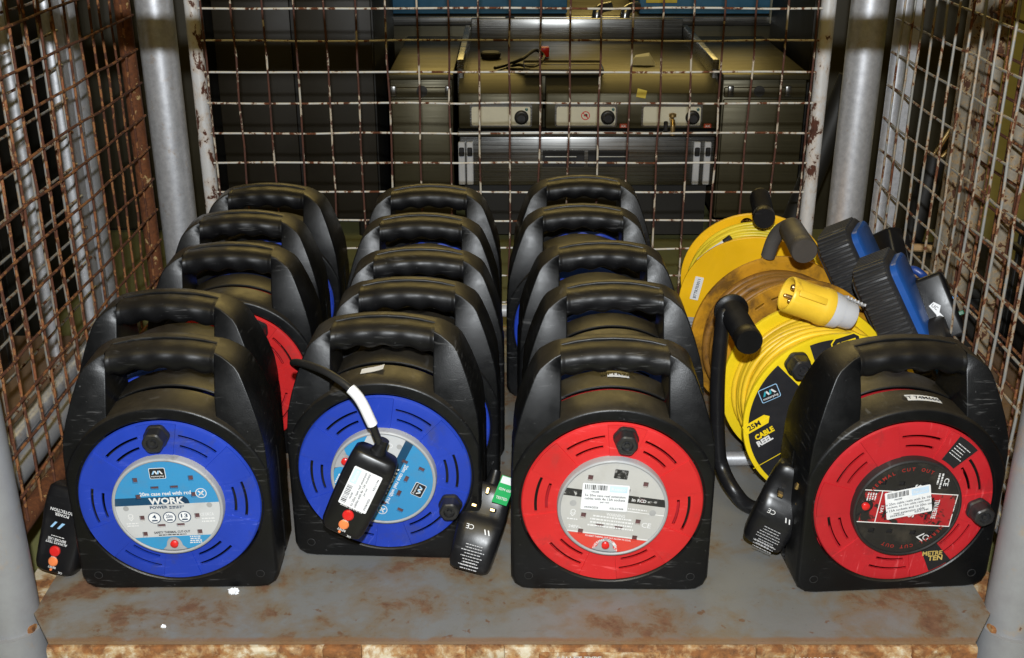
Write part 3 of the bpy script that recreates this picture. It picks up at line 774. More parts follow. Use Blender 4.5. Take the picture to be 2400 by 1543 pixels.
# torn paper strips on the fourth reel's red flange
tornm = plastic('torn_black_label', (.014, .014, .016), .5, .2, .4, .1, (.55, .54, .50), .05, 45)
for a0, a1, tx in ((42, 59, 'Switch off'), (-66, -50, 'TEN')):
    s = put('sticker', sector(.068, .102, R(a0), R(a1), -HD-.0024, 8), tornm, r4, T(0, 0, ZC), smooth=False)
    a = R((a0+a1)/2)
    if tx == 'TEN':
        put('lettering', words('TEN', .088*math.cos(a), .088*math.sin(a), -HD-.0028, h=.007, rot=R(-70)+PI/2+R(-18), bold=.03), simple('gold_ink', (.5, .36, .1), .5), s)
        put('lettering', words('METRE', .080*math.cos(a), .080*math.sin(a), -HD-.0028, h=.006, rot=R(-70)+PI/2+R(-18), bold=.03), simple('gold_ink', (.5, .36, .1), .5), s)
    else:
        put('lettering', xf(text_lines(-.010, .008, 0, .020, 5, .0036, .0009, random.Random(2)), T(.085*math.cos(a), -HD-.0028, .085*math.sin(a)) @ RY(-a+PI/2)), M_whiteink, s)
def drum_top_label(t, ang0, ang1, y0, y1, tx, curl=0.0, mat=M_white):
    V, F, k = [], [], 8
    for i in range(k+1):
        a = R(ang0 + (ang1-ang0)*i/k); rr = RH + .0006 + curl*(i/k)**3
        V += [(rr*math.cos(a), y0, ZC + rr*math.sin(a)), (rr*math.cos(a), y1, ZC + rr*math.sin(a))]
    F = [(2*i, 2*i+2, 2*i+3, 2*i+1) for i in range(k)]
    s = put('sticker', (V, F), mat, t, smooth=True)
    if tx:
        v, f = words(tx, 0, 0, 0, h=abs(y1-y0)*.5, bold=.02); W_ = max(p[0] for p in v)*2
        am = R((ang0+ang1)/2); out = []
        for p in v:
            a = am - p[0]/RH; out.append(((RH+.0010)*math.cos(a), (y0+y1)/2 + p[2], ZC + (RH+.0010)*math.sin(a)))
        put('lettering', (out, f), M_blackink, s)
drum_top_label(r4, 92, 73, -.034, -.020, 'BT 74M6607', .0)
drum_top_label(r3, 92, 80, .028, .044, 'BTTR703', 0)
drum_top_label(r2, 103, 90, -.027, -.013, '', .004)
drum_top_label(reels[11], 92, 76, -.046, -.034, 'BTTR70302', .006)

# ================================================================== PLUGS
def sq(hw, y0, y1, z, p=3.2, n=28):
    out = []; cy = (y0+y1)/2; hy = (y1-y0)/2
    for i in range(n):
        a = 2*PI*i/n; c_, s_ = math.cos(a), math.sin(a)
        out.append((hw*math.copysign(abs(c_)**(2/p), c_), cy + hy*math.copysign(abs(s_)**(2/p), s_), z))
    return out
def rcd_body():
    """long protected plug; z runs from button end (0) to cable end, -y shows buttons, +y shows pins"""
    S = [(.0190, -.0125, .0100, 0), (.0238, -.0160, .0150, .003), (.0260, -.0175, .0185, .010), (.0272, -.0180, .0215, .030), (.0280, -.0185, .0225, .055), (.0282, -.0190, .0150, .066), (.0282, -.0195, .0120, .072), (.0276, -.0195, .0120, .095), (.0262, -.0185, .0115, .106), (.0225, -.0150, .0090, .1095)]
    return loft([sq(*q, p=4.2) for q in S])
def rcd_plug(label, M, face='buttons', cable=None, seed=1):
    t = thing('protected_plug', label, 'plug', group='black plugs of the case reels'); t.matrix_world = M
    put('body', rcd_body, M_plug, t, key='rcd', angle=50)
    put('strain_relief', lambda: xf(lathe([(.0105, 0), (.0100, .004), (.0072, .014), (.0066, .022)], 16), T(0, -.004, .105) @ RX(PI/2)), M_plug, t, key='rcds')
    rg = random.Random(seed)
    if face == 'buttons':
        put('test_button', lambda: xf(lathe([(.0066, .002), (.0066, -.0018), (.0052, -.0032), (.0004, -.0036)], 24), T(0, -.0182, .030)), M_redbtn, t, key='rt')
        put('reset_button', lambda: xf(lathe([(.0060, .002), (.0060, -.0012), (.0046, -.0026), (.0004, -.003)], 24), T(0, -.0176, .0165)), M_orbtn, t, key='rr')
        yy = -.0196
        put('lettering', words('TEST', 0, .0215, -.0190, h=.0028, rot=PI, bold=.02), M_whiteink, t)
        put('lettering', words('RESET', 0, .0095, -.0185, h=.0028, rot=PI, bold=.02), M_whiteink, t)
        put('lettering', words('ALWAYS TEST\nBEFORE USE', 0, .0425, yy, h=.0072, rot=PI, bold=.02), M_whiteink, t)
        put('lettering', text_lines(-.012, .048, yy, .024, 1, .002, .0009, rg, 'c'), M_whiteink, t)
        put('badge_mark', ([(-.012, yy, .058), (-.009, yy, .058), (-.004, yy, .066), (-.007, yy, .066), (-.003, yy, .058), (0, yy, .058), (.006, yy, .066), (.002, yy, .066)], [(0, 1, 2, 3), (4, 5, 6, 7)]), M_lblue, t)
        put('lettering', words('POWER\nPROTECTION', 0, .078, yy-.0002, w=.032, rot=PI, bold=.02), M_whiteink, t)
        put('lettering', words('OK', .011, .0045, -.0172, h=.0026, rot=PI), M_whiteink, t)
        put('indicator', xf(lathe([(.0016, .002), (.0016, -.0008), (.0004, -.001)], 10), T(-.001, -.0172, .0058)), M_orbtn, t)
    else:
        # pins stand off the shelf at the cable end
        yb = .012
        for x, z, w_, h_, L in ((-.0115, .079, .0064, .0040, .018), (.0115, .079, .0064, .0040, .018), (0, .100, .0040, .0078, .022)):
            m = put('pin', box(x-w_/2, x+w_/2, yb, yb+L, z-h_/2, z+h_/2, .0007, 1), M_brass, t)
            if z < .09: put('pin_sleeve', box(x-w_/2-.0003, x+w_/2+.0003, yb, yb+.009, z-h_/2-.0003, z+h_/2+.0003, .0007, 1), M_plug, m)
        yy = .0230
        put('lettering', xf(words('CE', 0, 0, 0, h=.006, bold=.0), T(.010, yy, .053) @ RZ(PI) @ RY(PI)), M_whiteink, t)
        put('badge_mark', xf(join(([(-.004, 0, -.003), (-.0025, 0, -.003), (.0, 0, .003), (-.0015, 0, .003)], [(0, 1, 2, 3)]), ([(.0005, 0, -.003), (.002, 0, -.003), (.0045, 0, .003), (.003, 0, .003)], [(0, 1, 2, 3)])), T(-.012, yy, .051)), M_whiteink, t)
        put('lettering', xf(text_lines(-.016, .018, 0, .030, 9, .0036, .0010, rg, 'c'), T(0, yy-.0002, .022) @ RZ(PI) @ RY(PI)), M_greyink, t)
        put('lettering', xf(text_lines(-.013, 0, 0, .026, 2, .0036, .0010, rg, 'c'), T(0, .0215, .008) @ RZ(PI) @ RY(PI)), M_greyink, t)
    if cable:
        Mi = M.inverted(); put('cable', tube(smooth_path([Mi @ Vector(p) for p in cable], 8), .0043, 12), M_cableblk, t)
    return t
def frame(loc, zdir, face):
    """local z along zdir, local -y towards face"""
    z = Vector(zdir).normalized(); y = -Vector(face); y = (y - z*y.dot(z)).normalized(); x = y.cross(z)
    return Matrix(((x.x, y.x, z.x, loc[0]), (x.y, y.y, z.y, loc[1]), (x.z, y.z, z.z, loc[2]), (0, 0, 0, 1)))
# 1: leaning at the left of the first reel, button side out
b = at_z(143, 1350, .004); rcd_plug('black plug with red test and orange reset buttons leaning against the front-left reel', frame((b.x-.008, b.y+.012, .004), (.26, .30, 1), (-.16, -1, .2)), 'buttons', seed=4)
# 2: hanging over the second reel's face on its own cable
ctr = at_y(800, 1240, 1.150); up = at_y(893, 1045, 1.158)
c0 = at_y(880, 1022, 1.152); c1 = at_y(868, 985, 1.145); c2 = at_y(835, 925, 1.150); c3 = at_y(775, 878, 1.170); c4 = at_y(720, 855, 1.21); c5 = at_y(688, 850, 1.25); c6 = at_y(700, 862, 1.31); c7 = at_y(740, 890, 1.36)
p2 = rcd_plug('black plug with white stock label hanging by its cable over the second blue reel', frame(ctr, up-ctr, (-.05, -1, .12)), 'buttons', cable=None, seed=5)
bpy.context.view_layer.update()
Mi = p2.matrix_world.inverted(); top = p2.matrix_world @ Vector((0, -.004, .118))
path = smooth_path([top, top.lerp(c1, .5), c1, c2, c3, c4, c5, c6, c7], 8)
put('cable', tube([Mi @ p for p in path], .0044, 12), M_cableblk, p2)
k0 = 14; put('cable_tag', tube([Mi @ p for p in path[k0:k0+13]], .0062, 12), M_white, p2, label='white paper tag wrapped round the cable')
price_label(p2, T(0, -.0202, .066) @ RY(R(0)) @ T(0, 0, 0) @ RY(-PI/2), .050, .034, ['5x 20m case reel extension', 'cables with 4x 13A sockets', 'per reel'], '09/04/2026', 'KELS/1944')
# 3: standing between second and third rows, pins up
b = at_z(1105, 1352, .0); rcd_plug('black plug with brass pins and printed back standing between the second and third rows', frame((b.x-.004, b.y+.006, .004), (.32, .62, 1), (.10, 1, -.55)), 'pins', seed=8)
# 4: leaning at the left of the red reel on the right
b = at_y(1782, 1272, 1.205); rcd_plug('black plug with brass pins leaning on the left side of the dull red reel', frame(b, (.40, .02, 1), (.20, 1, -.25)), 'pins', seed=9)
# green tested tag on the cable in the gap
g = at_y(1182, 1150, 1.215)
gt = put('test_tag', xf(join(box(-.0105, .0105, -.0006, .0006, -.0175, .0175, .0003, 1)), T(0, 0, 0)), M_greenp)
gt.location = g; gt.rotation_euler = (R(-12), R(28), R(18)); tag(gt, 'green and white test tag sticking out beside the third row', 'tag')
put('lettering', xf(join(words('TESTED', 0, -.010, -.0009, w=.016, bold=.02), words('0294 650', 0, .001, -.0009, w=.017, bold=.02)), RY(0)), M_whiteink, gt)
put('print', flat([(-.0098, .008), (.0098, .008), (.0098, .0168), (-.0098, .0168)], -.0008), M_white, gt)
# cable end poking out of the third row
a = at_y(1232, 690, 1.60); b_ = at_y(1262, 722, 1.57)
ce = put('cable_end', tube(smooth_path([a, a.lerp(b_, .5)+Vector((0, 0, .002)), b_, b_ + Vector((.02, .01, -.03))], 6), .0062, 12), M_cableblk); tag(ce, 'short black cable end poking out at the left of the third row', 'cable')

# ================================================================== YELLOW DRUM REELS
def coil(r_in, r_out, half, cr, rng, mat, parent, wob=.0015):
    """wound cable: layers of turns, each layer a little irregular"""
    parts = []; r = r_in
    while r < r_out:
        y = -half + cr
        while y < half - cr*.6:
            ph = rng.uniform(0, 6.28); k = rng.choice([1, 2, 3]); k2 = rng.choice([1, 2]); n = 56
            rr = r + rng.uniform(-.001, .001); yo = rng.uniform(-.0008, .0008)
            path = [((rr + wob*math.sin(k*2*PI*i/n+ph))*math.cos(2*PI*i/n), y + yo + wob*1.2*math.sin(k2*2*PI*i/n+ph*1.7), (rr + wob*math.sin(k*2*PI*i/n+ph))*math.sin(2*PI*i/n)) for i in range(n)]
            if r + cr*3.4 >= r_out: parts.append(tube(path, cr, 8, True))
            y += cr*2.02
        r += cr*1.75
    parts.append(lathe([(r_out-cr*4.5, -half), (r_out-cr*4.5, half)], 40, False))
    return put('cable_coil', join(*parts), mat, parent, angle=80)
def flange_disc(r, th, dish=.004, hole=None, rim=.004):
    pr = [(.022, -th/2), (r*.55, -th/2), (r*.6, -th/2), (r-rim*2, -th/2), (r-rim, -th/2-.0008), (r-.0008, -th/2-.0004), (r, 0), (r-.0008, th/2+.0004), (r-rim, th/2+.0008), (r*.6, th/2), (.022, th/2)]
    return lathe(pr, 72)
def flange_with_holes(r, th, holes, n=72):
    """disc with real round cut-outs"""
    cu = bpy.data.curves.new('p', 'CURVE'); cu.dimensions = '2D'; cu.fill_mode = 'BOTH'; cu.extrude = th/2-.0008; cu.bevel_depth = .0008; cu.bevel_resolution = 1
    def spl(pts):
        s = cu.splines.new('POLY'); s.points.add(len(pts)-1)
        for p, (x, z) in zip(s.points, pts): p.co = (x, z, 0, 1)
        s.use_cyclic_u = True
    spl(disc(0, 0, r, n))
    for hsp in holes: spl(hsp)
    o = bpy.data.objects.new('p', cu); C.objects.link(o)
    me = bpy.data.meshes.new_from_object(o.evaluated_get(bpy.context.evaluated_depsgraph_get()))
    V = [(v.co.x, -v.co.z, v.co.y) for v in me.vertices]; F = [tuple(p.vertices) for p in me.polygons]
    bpy.data.objects.remove(o); bpy.data.curves.remove(cu); bpy.data.meshes.remove(me)
    return V, F
def ribbed_grip(p0, p1, r, mat, parent, ribs=18, flange_r=1.35):
    p0, p1 = Vector(p0), Vector(p1); d = p1-p0; L = d.length; prof = [(r*flange_r*.9, 0), (r*flange_r, .002), (r*flange_r, .006), (r*1.02, .008)]
    n = ribs*2; z = .010
    for i in range(n): prof.append((r*(1.0 if i % 2 else .93), .010 + (L-.026)*i/n))
    prof += [(r, L-.014), (r*1.03, L-.012), (r*1.03, L-.003), (r*.96, L), (r*.2, L)]
    Mq = d.to_track_quat('Y', 'Z').to_matrix().to_4x4(); Mq.translation = p0
    return put('grip', xf(lathe(prof, 24), Mq), mat, parent, angle=50)
def drum_matrix(loc, yaw, tilt): return T(*loc) @ RZ(R(yaw)) @ RX(R(tilt))

# ---- bright yellow reel with black stickers
Y1M = drum_matrix((.413, 1.404, .1295), 4.8, -2.1)
Y1 = thing('drum_reel', 'bright yellow open cable reel with black SITE stickers on a black tube stand', 'cable reel', group='yellow drum reels'); Y1.matrix_world = Y1M
hw1 = .0560
put('rear_flange', flange_disc(.1194, .005), M_yel, Y1, T(0, hw1, 0))
ff = put('front_flange', flange_disc(.1194, .005), M_yel, Y1, T(0, -hw1, 0))
coil(.05, .101, hw1-.003, .0041, random.Random(4), M_ycab, Y1, .0024)
bpy.context.view_layer.update()
FM = (Y1M @ T(0, -hw1, 0)).inverted()
def onf(px, py):
    o = FM @ Vector((0, 0, CAM_H)); d = FM.to_3x3() @ ray(px, py); q = o + d*((-.0035-o.y)/d.y); return q.x, q.z
kx, kz = onf(1868, 852); ka = math.atan2(kz, kx); kr = math.hypot(kx, kz)
ys = -.0040
def stick(a0, a1, r0, r1): return sector(r0, r1, a0, a1, ys, 30)
# big black sticker areas either side of the spoke that carries the knob
put('sticker', stick(ka+R(11), ka+R(122), .046, .1125), M_blackink, ff, smooth=False)
put('sticker', stick(ka-R(95), ka-R(13), .046, .1125), M_blackink, ff, smooth=False)
put('sticker', stick(ka+R(100), ka+R(122), .046, .1115), simple('charcoal_ink', (.05, .05, .05), .5), ff, M=T(0, -.0003, 0), smooth=False)
ta = R(31)
x_, z_ = onf(1803, 922); logo(ff, x_, z_, ys-.0004, .026, R(24), M_blackink, M_lblue, M_teal)
x_, z_ = onf(1776, 992); Mq = T(x_, ys-.0006, z_) @ RY(-ta)
put('print', flat([(-.020, -.0068), (.012, -.0068), (.0175, 0.001), (.012, .0068), (-.020, .0068)], 0), M_yel, ff, Mq)
put('lettering', words('25M', -.006, 0, -.0003, h=.0078, bold=.03), M_blackink, ff, Mq)
x_, z_ = onf(1791, 1015); put('lettering', words('CABLE', x_, z_, ys-.0005, w=.027, h=.0085, rot=ta, bold=.05), M_yel, ff)
x_, z_ = onf(1792, 1032); put('lettering', words('REEL', x_, z_, ys-.0005, w=.022, h=.0085, rot=ta, bold=.05), M_whiteink, ff)
x_, z_ = onf(1806, 1075); put('print', xf(flat([(-.026, -.0005), (.016, -.0005), (.016, .0005), (-.026, .0005)], 0), T(x_, ys-.0006, z_) @ RY(-ta)), M_yel, ff)
x_, z_ = onf(1983, 806); Mq = T(x_, ys-.0004, z_) @ RY(-R(17))
octo = lambda a, b, c_: [(-a+c_, -b), (a-c_, -b), (a, -b+c_), (a, b-c_), (a-c_, b), (-a+c_, b), (-a, b-c_), (-a, -b+c_)]
put('badge', flat(octo(.019, .0125, .006), 0), M_yel, ff, Mq); put('badge', flat(octo(.0175, .011, .0055), -.0002), M_blackink, ff, Mq)
put('lettering', words('SITE', 0, 0, -.0005, w=.026, h=.010, bold=.05), M_yel, ff, Mq)
put('hub', xf(lathe([(.046, .002), (.046, -.006), (.044, -.0075), (.002, -.0075)], 48), T(0, -.002, 0)), simple('pale_hub', (.62, .66, .74), .4), ff)
put('knob', xf(knob(.026), T(kx, -.0035, kz) @ Matrix.Diagonal((1.15, 1.0, 1.15, 1))), M_knob, ff, angle=30)
# black tube stand: rises at the left, foot bends under the drum
W2L = Y1M.inverted()
pts = [at_y(1700, 728, 1.37), at_y(1693, 760, 1.365), at_y(1682, 900, 1.362), at_y(1683, 1040, 1.360), at_y(1692, 1095, 1.355), at_y(1720, 1150, 1.33), Vector((.317, 1.325, .011)), Vector((.36, 1.32, .010)), Vector((.46, 1.32, .010))]
put('stand', tube([W2L @ p for p in smooth_path(pts, 8)], .0098, 14), M_plug, Y1)
pts = [Vector((.293, 1.452, .013)), Vector((.32, 1.452, .013)), Vector((.52, 1.46, .013))]
put('stand', tube([W2L @ p for p in pts], .0105, 14), M_silver, Y1)
g0 = at_y(1712, 725, 1.385); g1 = at_y(1757, 803, 1.285)
ribbed_grip(W2L @ g0, W2L @ g1, .0165, M_grip, Y1, 22)

# ---- grimy amber reel in the middle
Y2M = drum_matrix((.398, 1.560, .1365), 7.5, -1.8)
Y2 = thing('drum_reel', 'grimy amber yellow cable reel with brown-stained cable behind the bright yellow reel', 'cable reel', group='yellow drum reels'); Y2.matrix_world = Y2M
W2L = Y2M.inverted(); hw2 = .049
slots = []
for i in range(6):
    a = R(96 + 14*i if i < 3 else 230 + 14*i); cxx, czz = .105*math.cos(a), .105*math.sin(a)
    slots.append([(cxx + (u*math.cos(a+PI/2) - v*math.sin(a+PI/2)), czz + (u*math.sin(a+PI/2) + v*math.cos(a+PI/2))) for u, v in rrect(-.008, .008, -.002, .002, .0018, 3)])
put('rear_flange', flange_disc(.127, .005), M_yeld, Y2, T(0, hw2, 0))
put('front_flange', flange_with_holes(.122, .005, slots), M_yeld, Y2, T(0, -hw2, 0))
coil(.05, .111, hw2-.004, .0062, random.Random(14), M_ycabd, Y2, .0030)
put('winder', tube([W2L @ p for p in smooth_path([at_y(1800, 600, 1.60), at_y(1812, 565, 1.592), at_y(1830, 540, 1.58), at_y(1852, 530, 1.56), at_y(1862, 540, 1.545)], 6)], .0105, 14), plastic('worn_grey_tube', (.075, .07, .065), .5, .6, .4, .3), Y2)
g0 = W2L @ at_y(1852, 533, 1.56); g1 = W2L @ at_y(1886, 590, 1.475)
d = g1-g0; L = d.length; Mq = d.to_track_quat('Y', 'Z').to_matrix().to_4x4(); Mq.translation = g0
put('grip', xf(lathe([(.014, 0), (.0165, .004), (.0172, L*.6), (.0178, L-.018), (.0172, L-.016), (.0180, L-.012), (.0180, L-.002), (.0168, L), (.002, L)], 24), Mq), plastic('worn_grip', (.055, .048, .042), .5, .7, .4, .3), Y2, angle=50)

# ---- clean amber reel at the back
Y3M = drum_matrix((.403, 1.806, .1315), -9.2, 7.9)
Y3 = thing('drum_reel', 'clean amber yellow cable reel at the back with a white serial sticker', 'cable reel', group='yellow drum reels'); Y3.matrix_world = Y3M
W2L = Y3M.inverted(); hw3 = .0435
bpy.context.view_layer.update()
def plane_xy(Minv, px, py, yv):
    o = Minv @ Vector((0, 0, CAM_H)); d = Minv.to_3x3() @ ray(px, py); q = o + d*((yv-o.y)/d.y); return q
q = plane_xy(W2L, 1750, 523, hw3)
put('rear_flange', flange_with_holes(.1213, .005, [disc(q.x, q.z, .011, 20)]), M_yel2, Y3, T(0, hw3, 0))
q2 = plane_xy(W2L, 1711, 559, -hw3)
f3 = put('front_flange', flange_with_holes(.1213, .005, []), M_yel2, Y3, T(0, -hw3, 0))
coil(.05, .112, hw3-.003, .0040, random.Random(24), M_ycab2, Y3, .0022)
q = plane_xy(W2L, 1633, 676, -hw3-.003); an = math.atan2(q.z, q.x)
Mq = T(q.x, -.0034, q.z) @ RY(-R(80))
s = put('sticker', prism(rrect(-.0215, .0215, -.0068, .0068, .001, 2), -.0002, .0004), M_white, f3, Mq, smooth=False)
put('lettering', words('BTTR703011', q.x, q.z, -.0042, w=.036, h=.0050, rot=R(80), bold=.01), M_blackink, f3)
q = plane_xy(W2L, 1612, 765, -hw3-.003)
put('sticker', flat(rrect(q.x-.02, q.x+.10, q.z-.06, q.z+.018, .001, 2), -.0031), simple('grey_label', (.30, .31, .33), .5), f3, smooth=False)
put('lettering', xf(text_lines(q.x-.012, q.z+.008, -.0036, .03, 6, .006, .0016, random.Random(3)), T(0, 0, 0)), M_blackink, f3)
q0 = plane_xy(W2L, 1638, 612, -hw3+.006); q1 = plane_xy(W2L, 1698, 568, -hw3+.006)
put('cable_tag', tube([q0, q0.lerp(q1, .5)+Vector((0, 0, .0015)), q1], .0045, 8), M_white, Y3)
put('cable_end', tube([q1, q1 + (q1-q0)*.24], .0055, 8), M_knob, Y3)
g0 = W2L @ at_y(1781, 462, 1.850); g1 = W2L @ at_y(1791, 513, 1.735)
ribbed_grip(g0, g1, .0168, M_grip, Y3, 20, 1.0)

# ---- yellow 110 V plug lying on top
pA = at_y(1848, 690, 1.395); pB = at_y(1996, 742, 1.400)
d = pB-pA; Mq = d.to_track_quat('Y', 'Z').to_matrix().to_4x4(); Mq.translation = pA
YP = thing('industrial_plug', 'yellow and grey round industrial plug lying across the bright yellow reel', 'plug'); YP.matrix_world = Mq @ T(0, -.003, 0)
L = d.length + .003
put('body', lathe([(.0195, .032), (.0195, .004), (.0205, .0005), (.0225, 0), (.0238, .0015), (.0242, .005), (.0238, .026), (.0240, .045), (.0252, .048), (.0256, .054), (.0250, .060), (.0235, .061), (.0, .061)], 36, False), plastic('pale_yellow_plastic', (.80, .51, .035), .4, .3, .4, .05, (.35, .2, .03), .0, 40), YP, angle=40)
put('pin_base', lathe([(.0004, .022), (.0195, .022), (.0195, .026)], 24, False), simple('brown_base', (.30, .10, .01), .5), YP)
put('key', box(-.0045, .0045, .006, .046,   .0225, .0268, .0015), MATS['pale_yellow_plastic'], YP, RY(R(60)))
for a, rr in ((90, .0042), (210, .0030), (330, .0030)):
    put('pin', xf(lathe([(rr, .024), (rr, .004), (rr*.7, .002), (.0003, .0012)], 12), T(.0108*math.cos(R(a)), 0, .0108*math.sin(R(a)))), M_brass, YP)
put('cable_cover', lathe([(.0, .059), (.0236, .060), (.0238, .066), (.0225, .075), (.0205, L-.030), (.0188, L-.012), (.0185, L-.004), (.0175, L), (.0125, L), (.0115, L-.004), (.0004, L-.004)], 36, False), plastic('pale_grey_plastic', (.52, .53, .56), .4, .3, .4, .1), YP, angle=40)
for i in range(6): put('grip_rib', box(-.009, .009, .078+.0052*i, .0800+.0052*i, .0195-.0005*i, .0232-.0005*i, .0006, 1), MATS['pale_grey_plastic'], YP, RY(R(-20)))
put('clamp_screw', box(-.003, .003, L-.045, L-.037, .018, .024, .001, 1), M_white, YP, RY(R(195)))

# ================================================================== BLUE AND BLACK CASSETTE REELS
def cassette(label, top, lean, yaw, depth, seed):
    """upright compact reel: black ribbed rim between blue side plates, seen edge-on, leaning"""
    t = thing('cassette_reel', label, 'cable reel', (0, 0, 0), group='blue and black cassette reels')
    H, HX, Dp = .300, .0255, depth
    base = Vector((top[0], top[1], 0)) + Vector((math.cos(R(yaw)), math.sin(R(yaw)), 0))*(math.tan(R(lean))*top[2])
    t.matrix_world = T(base.x, base.y, .012) @ RZ(R(yaw)) @ RY(-R(lean))
    Hh = (top[2]-.012)/math.cos(R(lean))
    # rim outline in y,z (rounded), extruded in x with moulded ribs on the front/top edge
    def rim_loop(inset, k=10):
        out = []; r = .026-inset
        for cy, cz, a in ((Dp-.026, .026, -PI/2), (Dp-.026, Hh-.026, 0), (.026, Hh-.026, PI/2), (.026, .026, PI)):
            out += [(cy + r*math.cos(a+PI/2*i/k), cz + r*math.sin(a+PI/2*i/k)) for i in range(k+1)]
        return out
    lp = lambda x, ins: [(x, y, z) for y, z in rim_loop(ins)]
    rim = loft([lp(-HX, .006), lp(-HX+.003, .0015), lp(-HX+.006, 0), lp(HX-.006, 0), lp(HX-.003, .0015), lp(HX, .006)])
    put('rim', rim, plastic('black_rubbery_plastic', (.022, .022, .023), .42, .9, .5, .3), t, angle=40)
    ribs = []; k = 0
    pathl = []
    # walk down the front edge from the top
    for i in range(6): pathl.append((.072 - .0084*i, Hh, PI/2))
    for i in range(6):
        a = PI/2 + PI/2*(i+.5)/6; pathl.append((.026 + .026*math.cos(a), Hh-.026 + .026*math.sin(a), a))
    zz = Hh-.030
    while zz > .05: pathl.append((0, zz, PI)); zz -= .0076
    for (y, z, a) in pathl:
        put('rib', lambda: box(-.0225, .0225, -.0022, .0016, -.0020, .0020, .0009, 1), MATS['black_rubbery_plastic'], t, T(0, y, z) @ RX(a - PI), key='cassrib')
    put('side_plate', xf(loft([lp(0, .010), lp(.009, .010), lp(.011, .013)]), T(HX-.001, 0, 0)), plastic('royal_blue_plastic', (.014, .085, .34), .35, .4, .5, .1), t, angle=40)
    put('side_plate', xf(loft([lp(0, .012), lp(-.004, .012)]), T(-HX, 0, 0)), M_hubblack, t, angle=40)
    put('hub', xf(lathe([(.046, 0), (.046, -.016), (.042, -.021), (.001, -.021)], 40), T(HX+.009, Dp*.52, Hh*.52) @ RZ(PI/2)), M_hubblack, t, angle=40)
    return t
tA = at_y(1932, 556, 1.595); tB = at_y(2014, 632, 1.475)
cassette('blue and black ribbed cassette reel leaning behind the other, by the silver post', (tA.x+.000, tA.y, tA.z), 30, -25, .100, 1)
cassette('blue and black ribbed cassette reel leaning in front of its twin, beside the yellow plug', (tB.x+.002, tB.y, tB.z), 30, -25, .095, 2)
# their plugs on the right
def block_plug(label, loc, rot, L=.085, w_=.052, th=.028, stick=False):
    t = thing('block_plug', label, 'plug', loc, rot, 'black plugs of the cassette reels')
    put('body', box(-w_/2, w_/2, -th/2, th/2, -L/2, L/2, .006, 3), M_plug, t, angle=50)
    put('base', box(-w_/2*.86, w_/2*.86, th/2-.001, th/2+.014, -L/2*.7, L/2*.72, .004, 2), M_plug, t, angle=50)
    for x, z, ww, hh in ((-.011, -.012, .0063, .004), (.011, -.012, .0063, .004), (0, .011, .004, .008)):
        put('pin', box(x-ww/2, x+ww/2, th/2+.012, th/2+.032, z-hh/2, z+hh/2, .0006, 1), M_brass, t)
    if stick:
        put('sticker', flat([(-.008, -.024), (.000, -.026), (.005, -.016), (.001, -.006), (.006, .002), (-.001, .010), (-.009, .007), (-.004, -.008)], -th/2-.0004), M_white, t, smooth=False)
        put('lettering', words('UC', -.002, .003, -th/2-.0007, h=.005, rot=R(-60)), M_blackink, t)
        put('test_button', box(-.004, .004, -.004, .004, -.002, .004, .001, 1), simple('blue_button', (.05, .3, .75), .4), t, T(w_/2+.002, 0, .006))
        put('reset_button', box(-.004, .004, -.004, .004, -.002, .004, .001, 1), simple('green_button', (.03, .13, .07), .4), t, T(w_/2+.002, 0, -.018))
    return t
pB_ = at_y(2200, 722, 1.50); block_plug('black block plug with torn white sticker and blue button by the right mesh', pB_, (R(-20), R(-30), R(-18)), .095, .046, .034, True)
pC_ = at_y(2150, 745, 1.53); block_plug('black plug with bright pins wedged between the cassette reel and the block plug', pC_, (R(-15), R(-26), R(70)), .075, .045, .028)
pD_ = at_y(2085, 592, 1.70); block_plug('black plug with brass pin behind the cassette reels near the right mesh', pD_, (R(-10), R(-35), R(-60)), .070, .046, .030)
bc = put('blue_cable', tube(smooth_path([at_y(2118, 640, 1.56), at_y(2140, 632, 1.55), at_y(2165, 648, 1.54), at_y(2178, 672, 1.52), at_y(2190, 700, 1.51)], 6), .0058, 12), plastic('blue_cable_sheath', (.012, .045, .22), .4, .2, .5, .05)); tag(bc, 'short loop of blue cable above the block plug', 'cable')
wt = put('paper_tag', xf(loft([[(-.016, -.0004, -.02), (.014, -.0004, -.026), (.018, .002, .012), (-.012, .001, .022)], [(-.016, .0004, -.02), (.014, .0004, -.026), (.018, .0028, .012), (-.012, .0018, .022)]]), Matrix.Identity(4)), M_foam, smooth=False)
wt.location = at_y(2112, 652, 1.555); wt.rotation_euler = (R(-25), R(-32), R(20)); tag(wt, 'crumpled pale paper tag between the cassette reel and the blue cable', 'paper tag')

# ---- crumbs of packing foam on the plate
def crumb(label, px, py, s, seed):
    rg = random.Random(seed); bm = bmesh.new(); bmesh.ops.create_icosphere(bm, subdivisions=3, radius=s)
    for v in bm.verts:
        k = rg.uniform(.55, 1.25); v.co = Vector((v.co.x*k*1.0, v.co.y*k*.8, max(-.2*s, v.co.z*k*.9)))
    p = at_z(px, py, .0); o = put('foam_crumb', bm_out(bm), M_foam, angle=10); o.location = (p.x, p.y, s*.22); tag(o, label, 'foam', 'foam crumbs'); return o
crumb('crumpled scrap of white foam in front of the front-left reel', 547, 1390, .0062, 1)
crumb('tiny white foam crumb near the front edge of the plate', 383, 1470, .0028, 2)

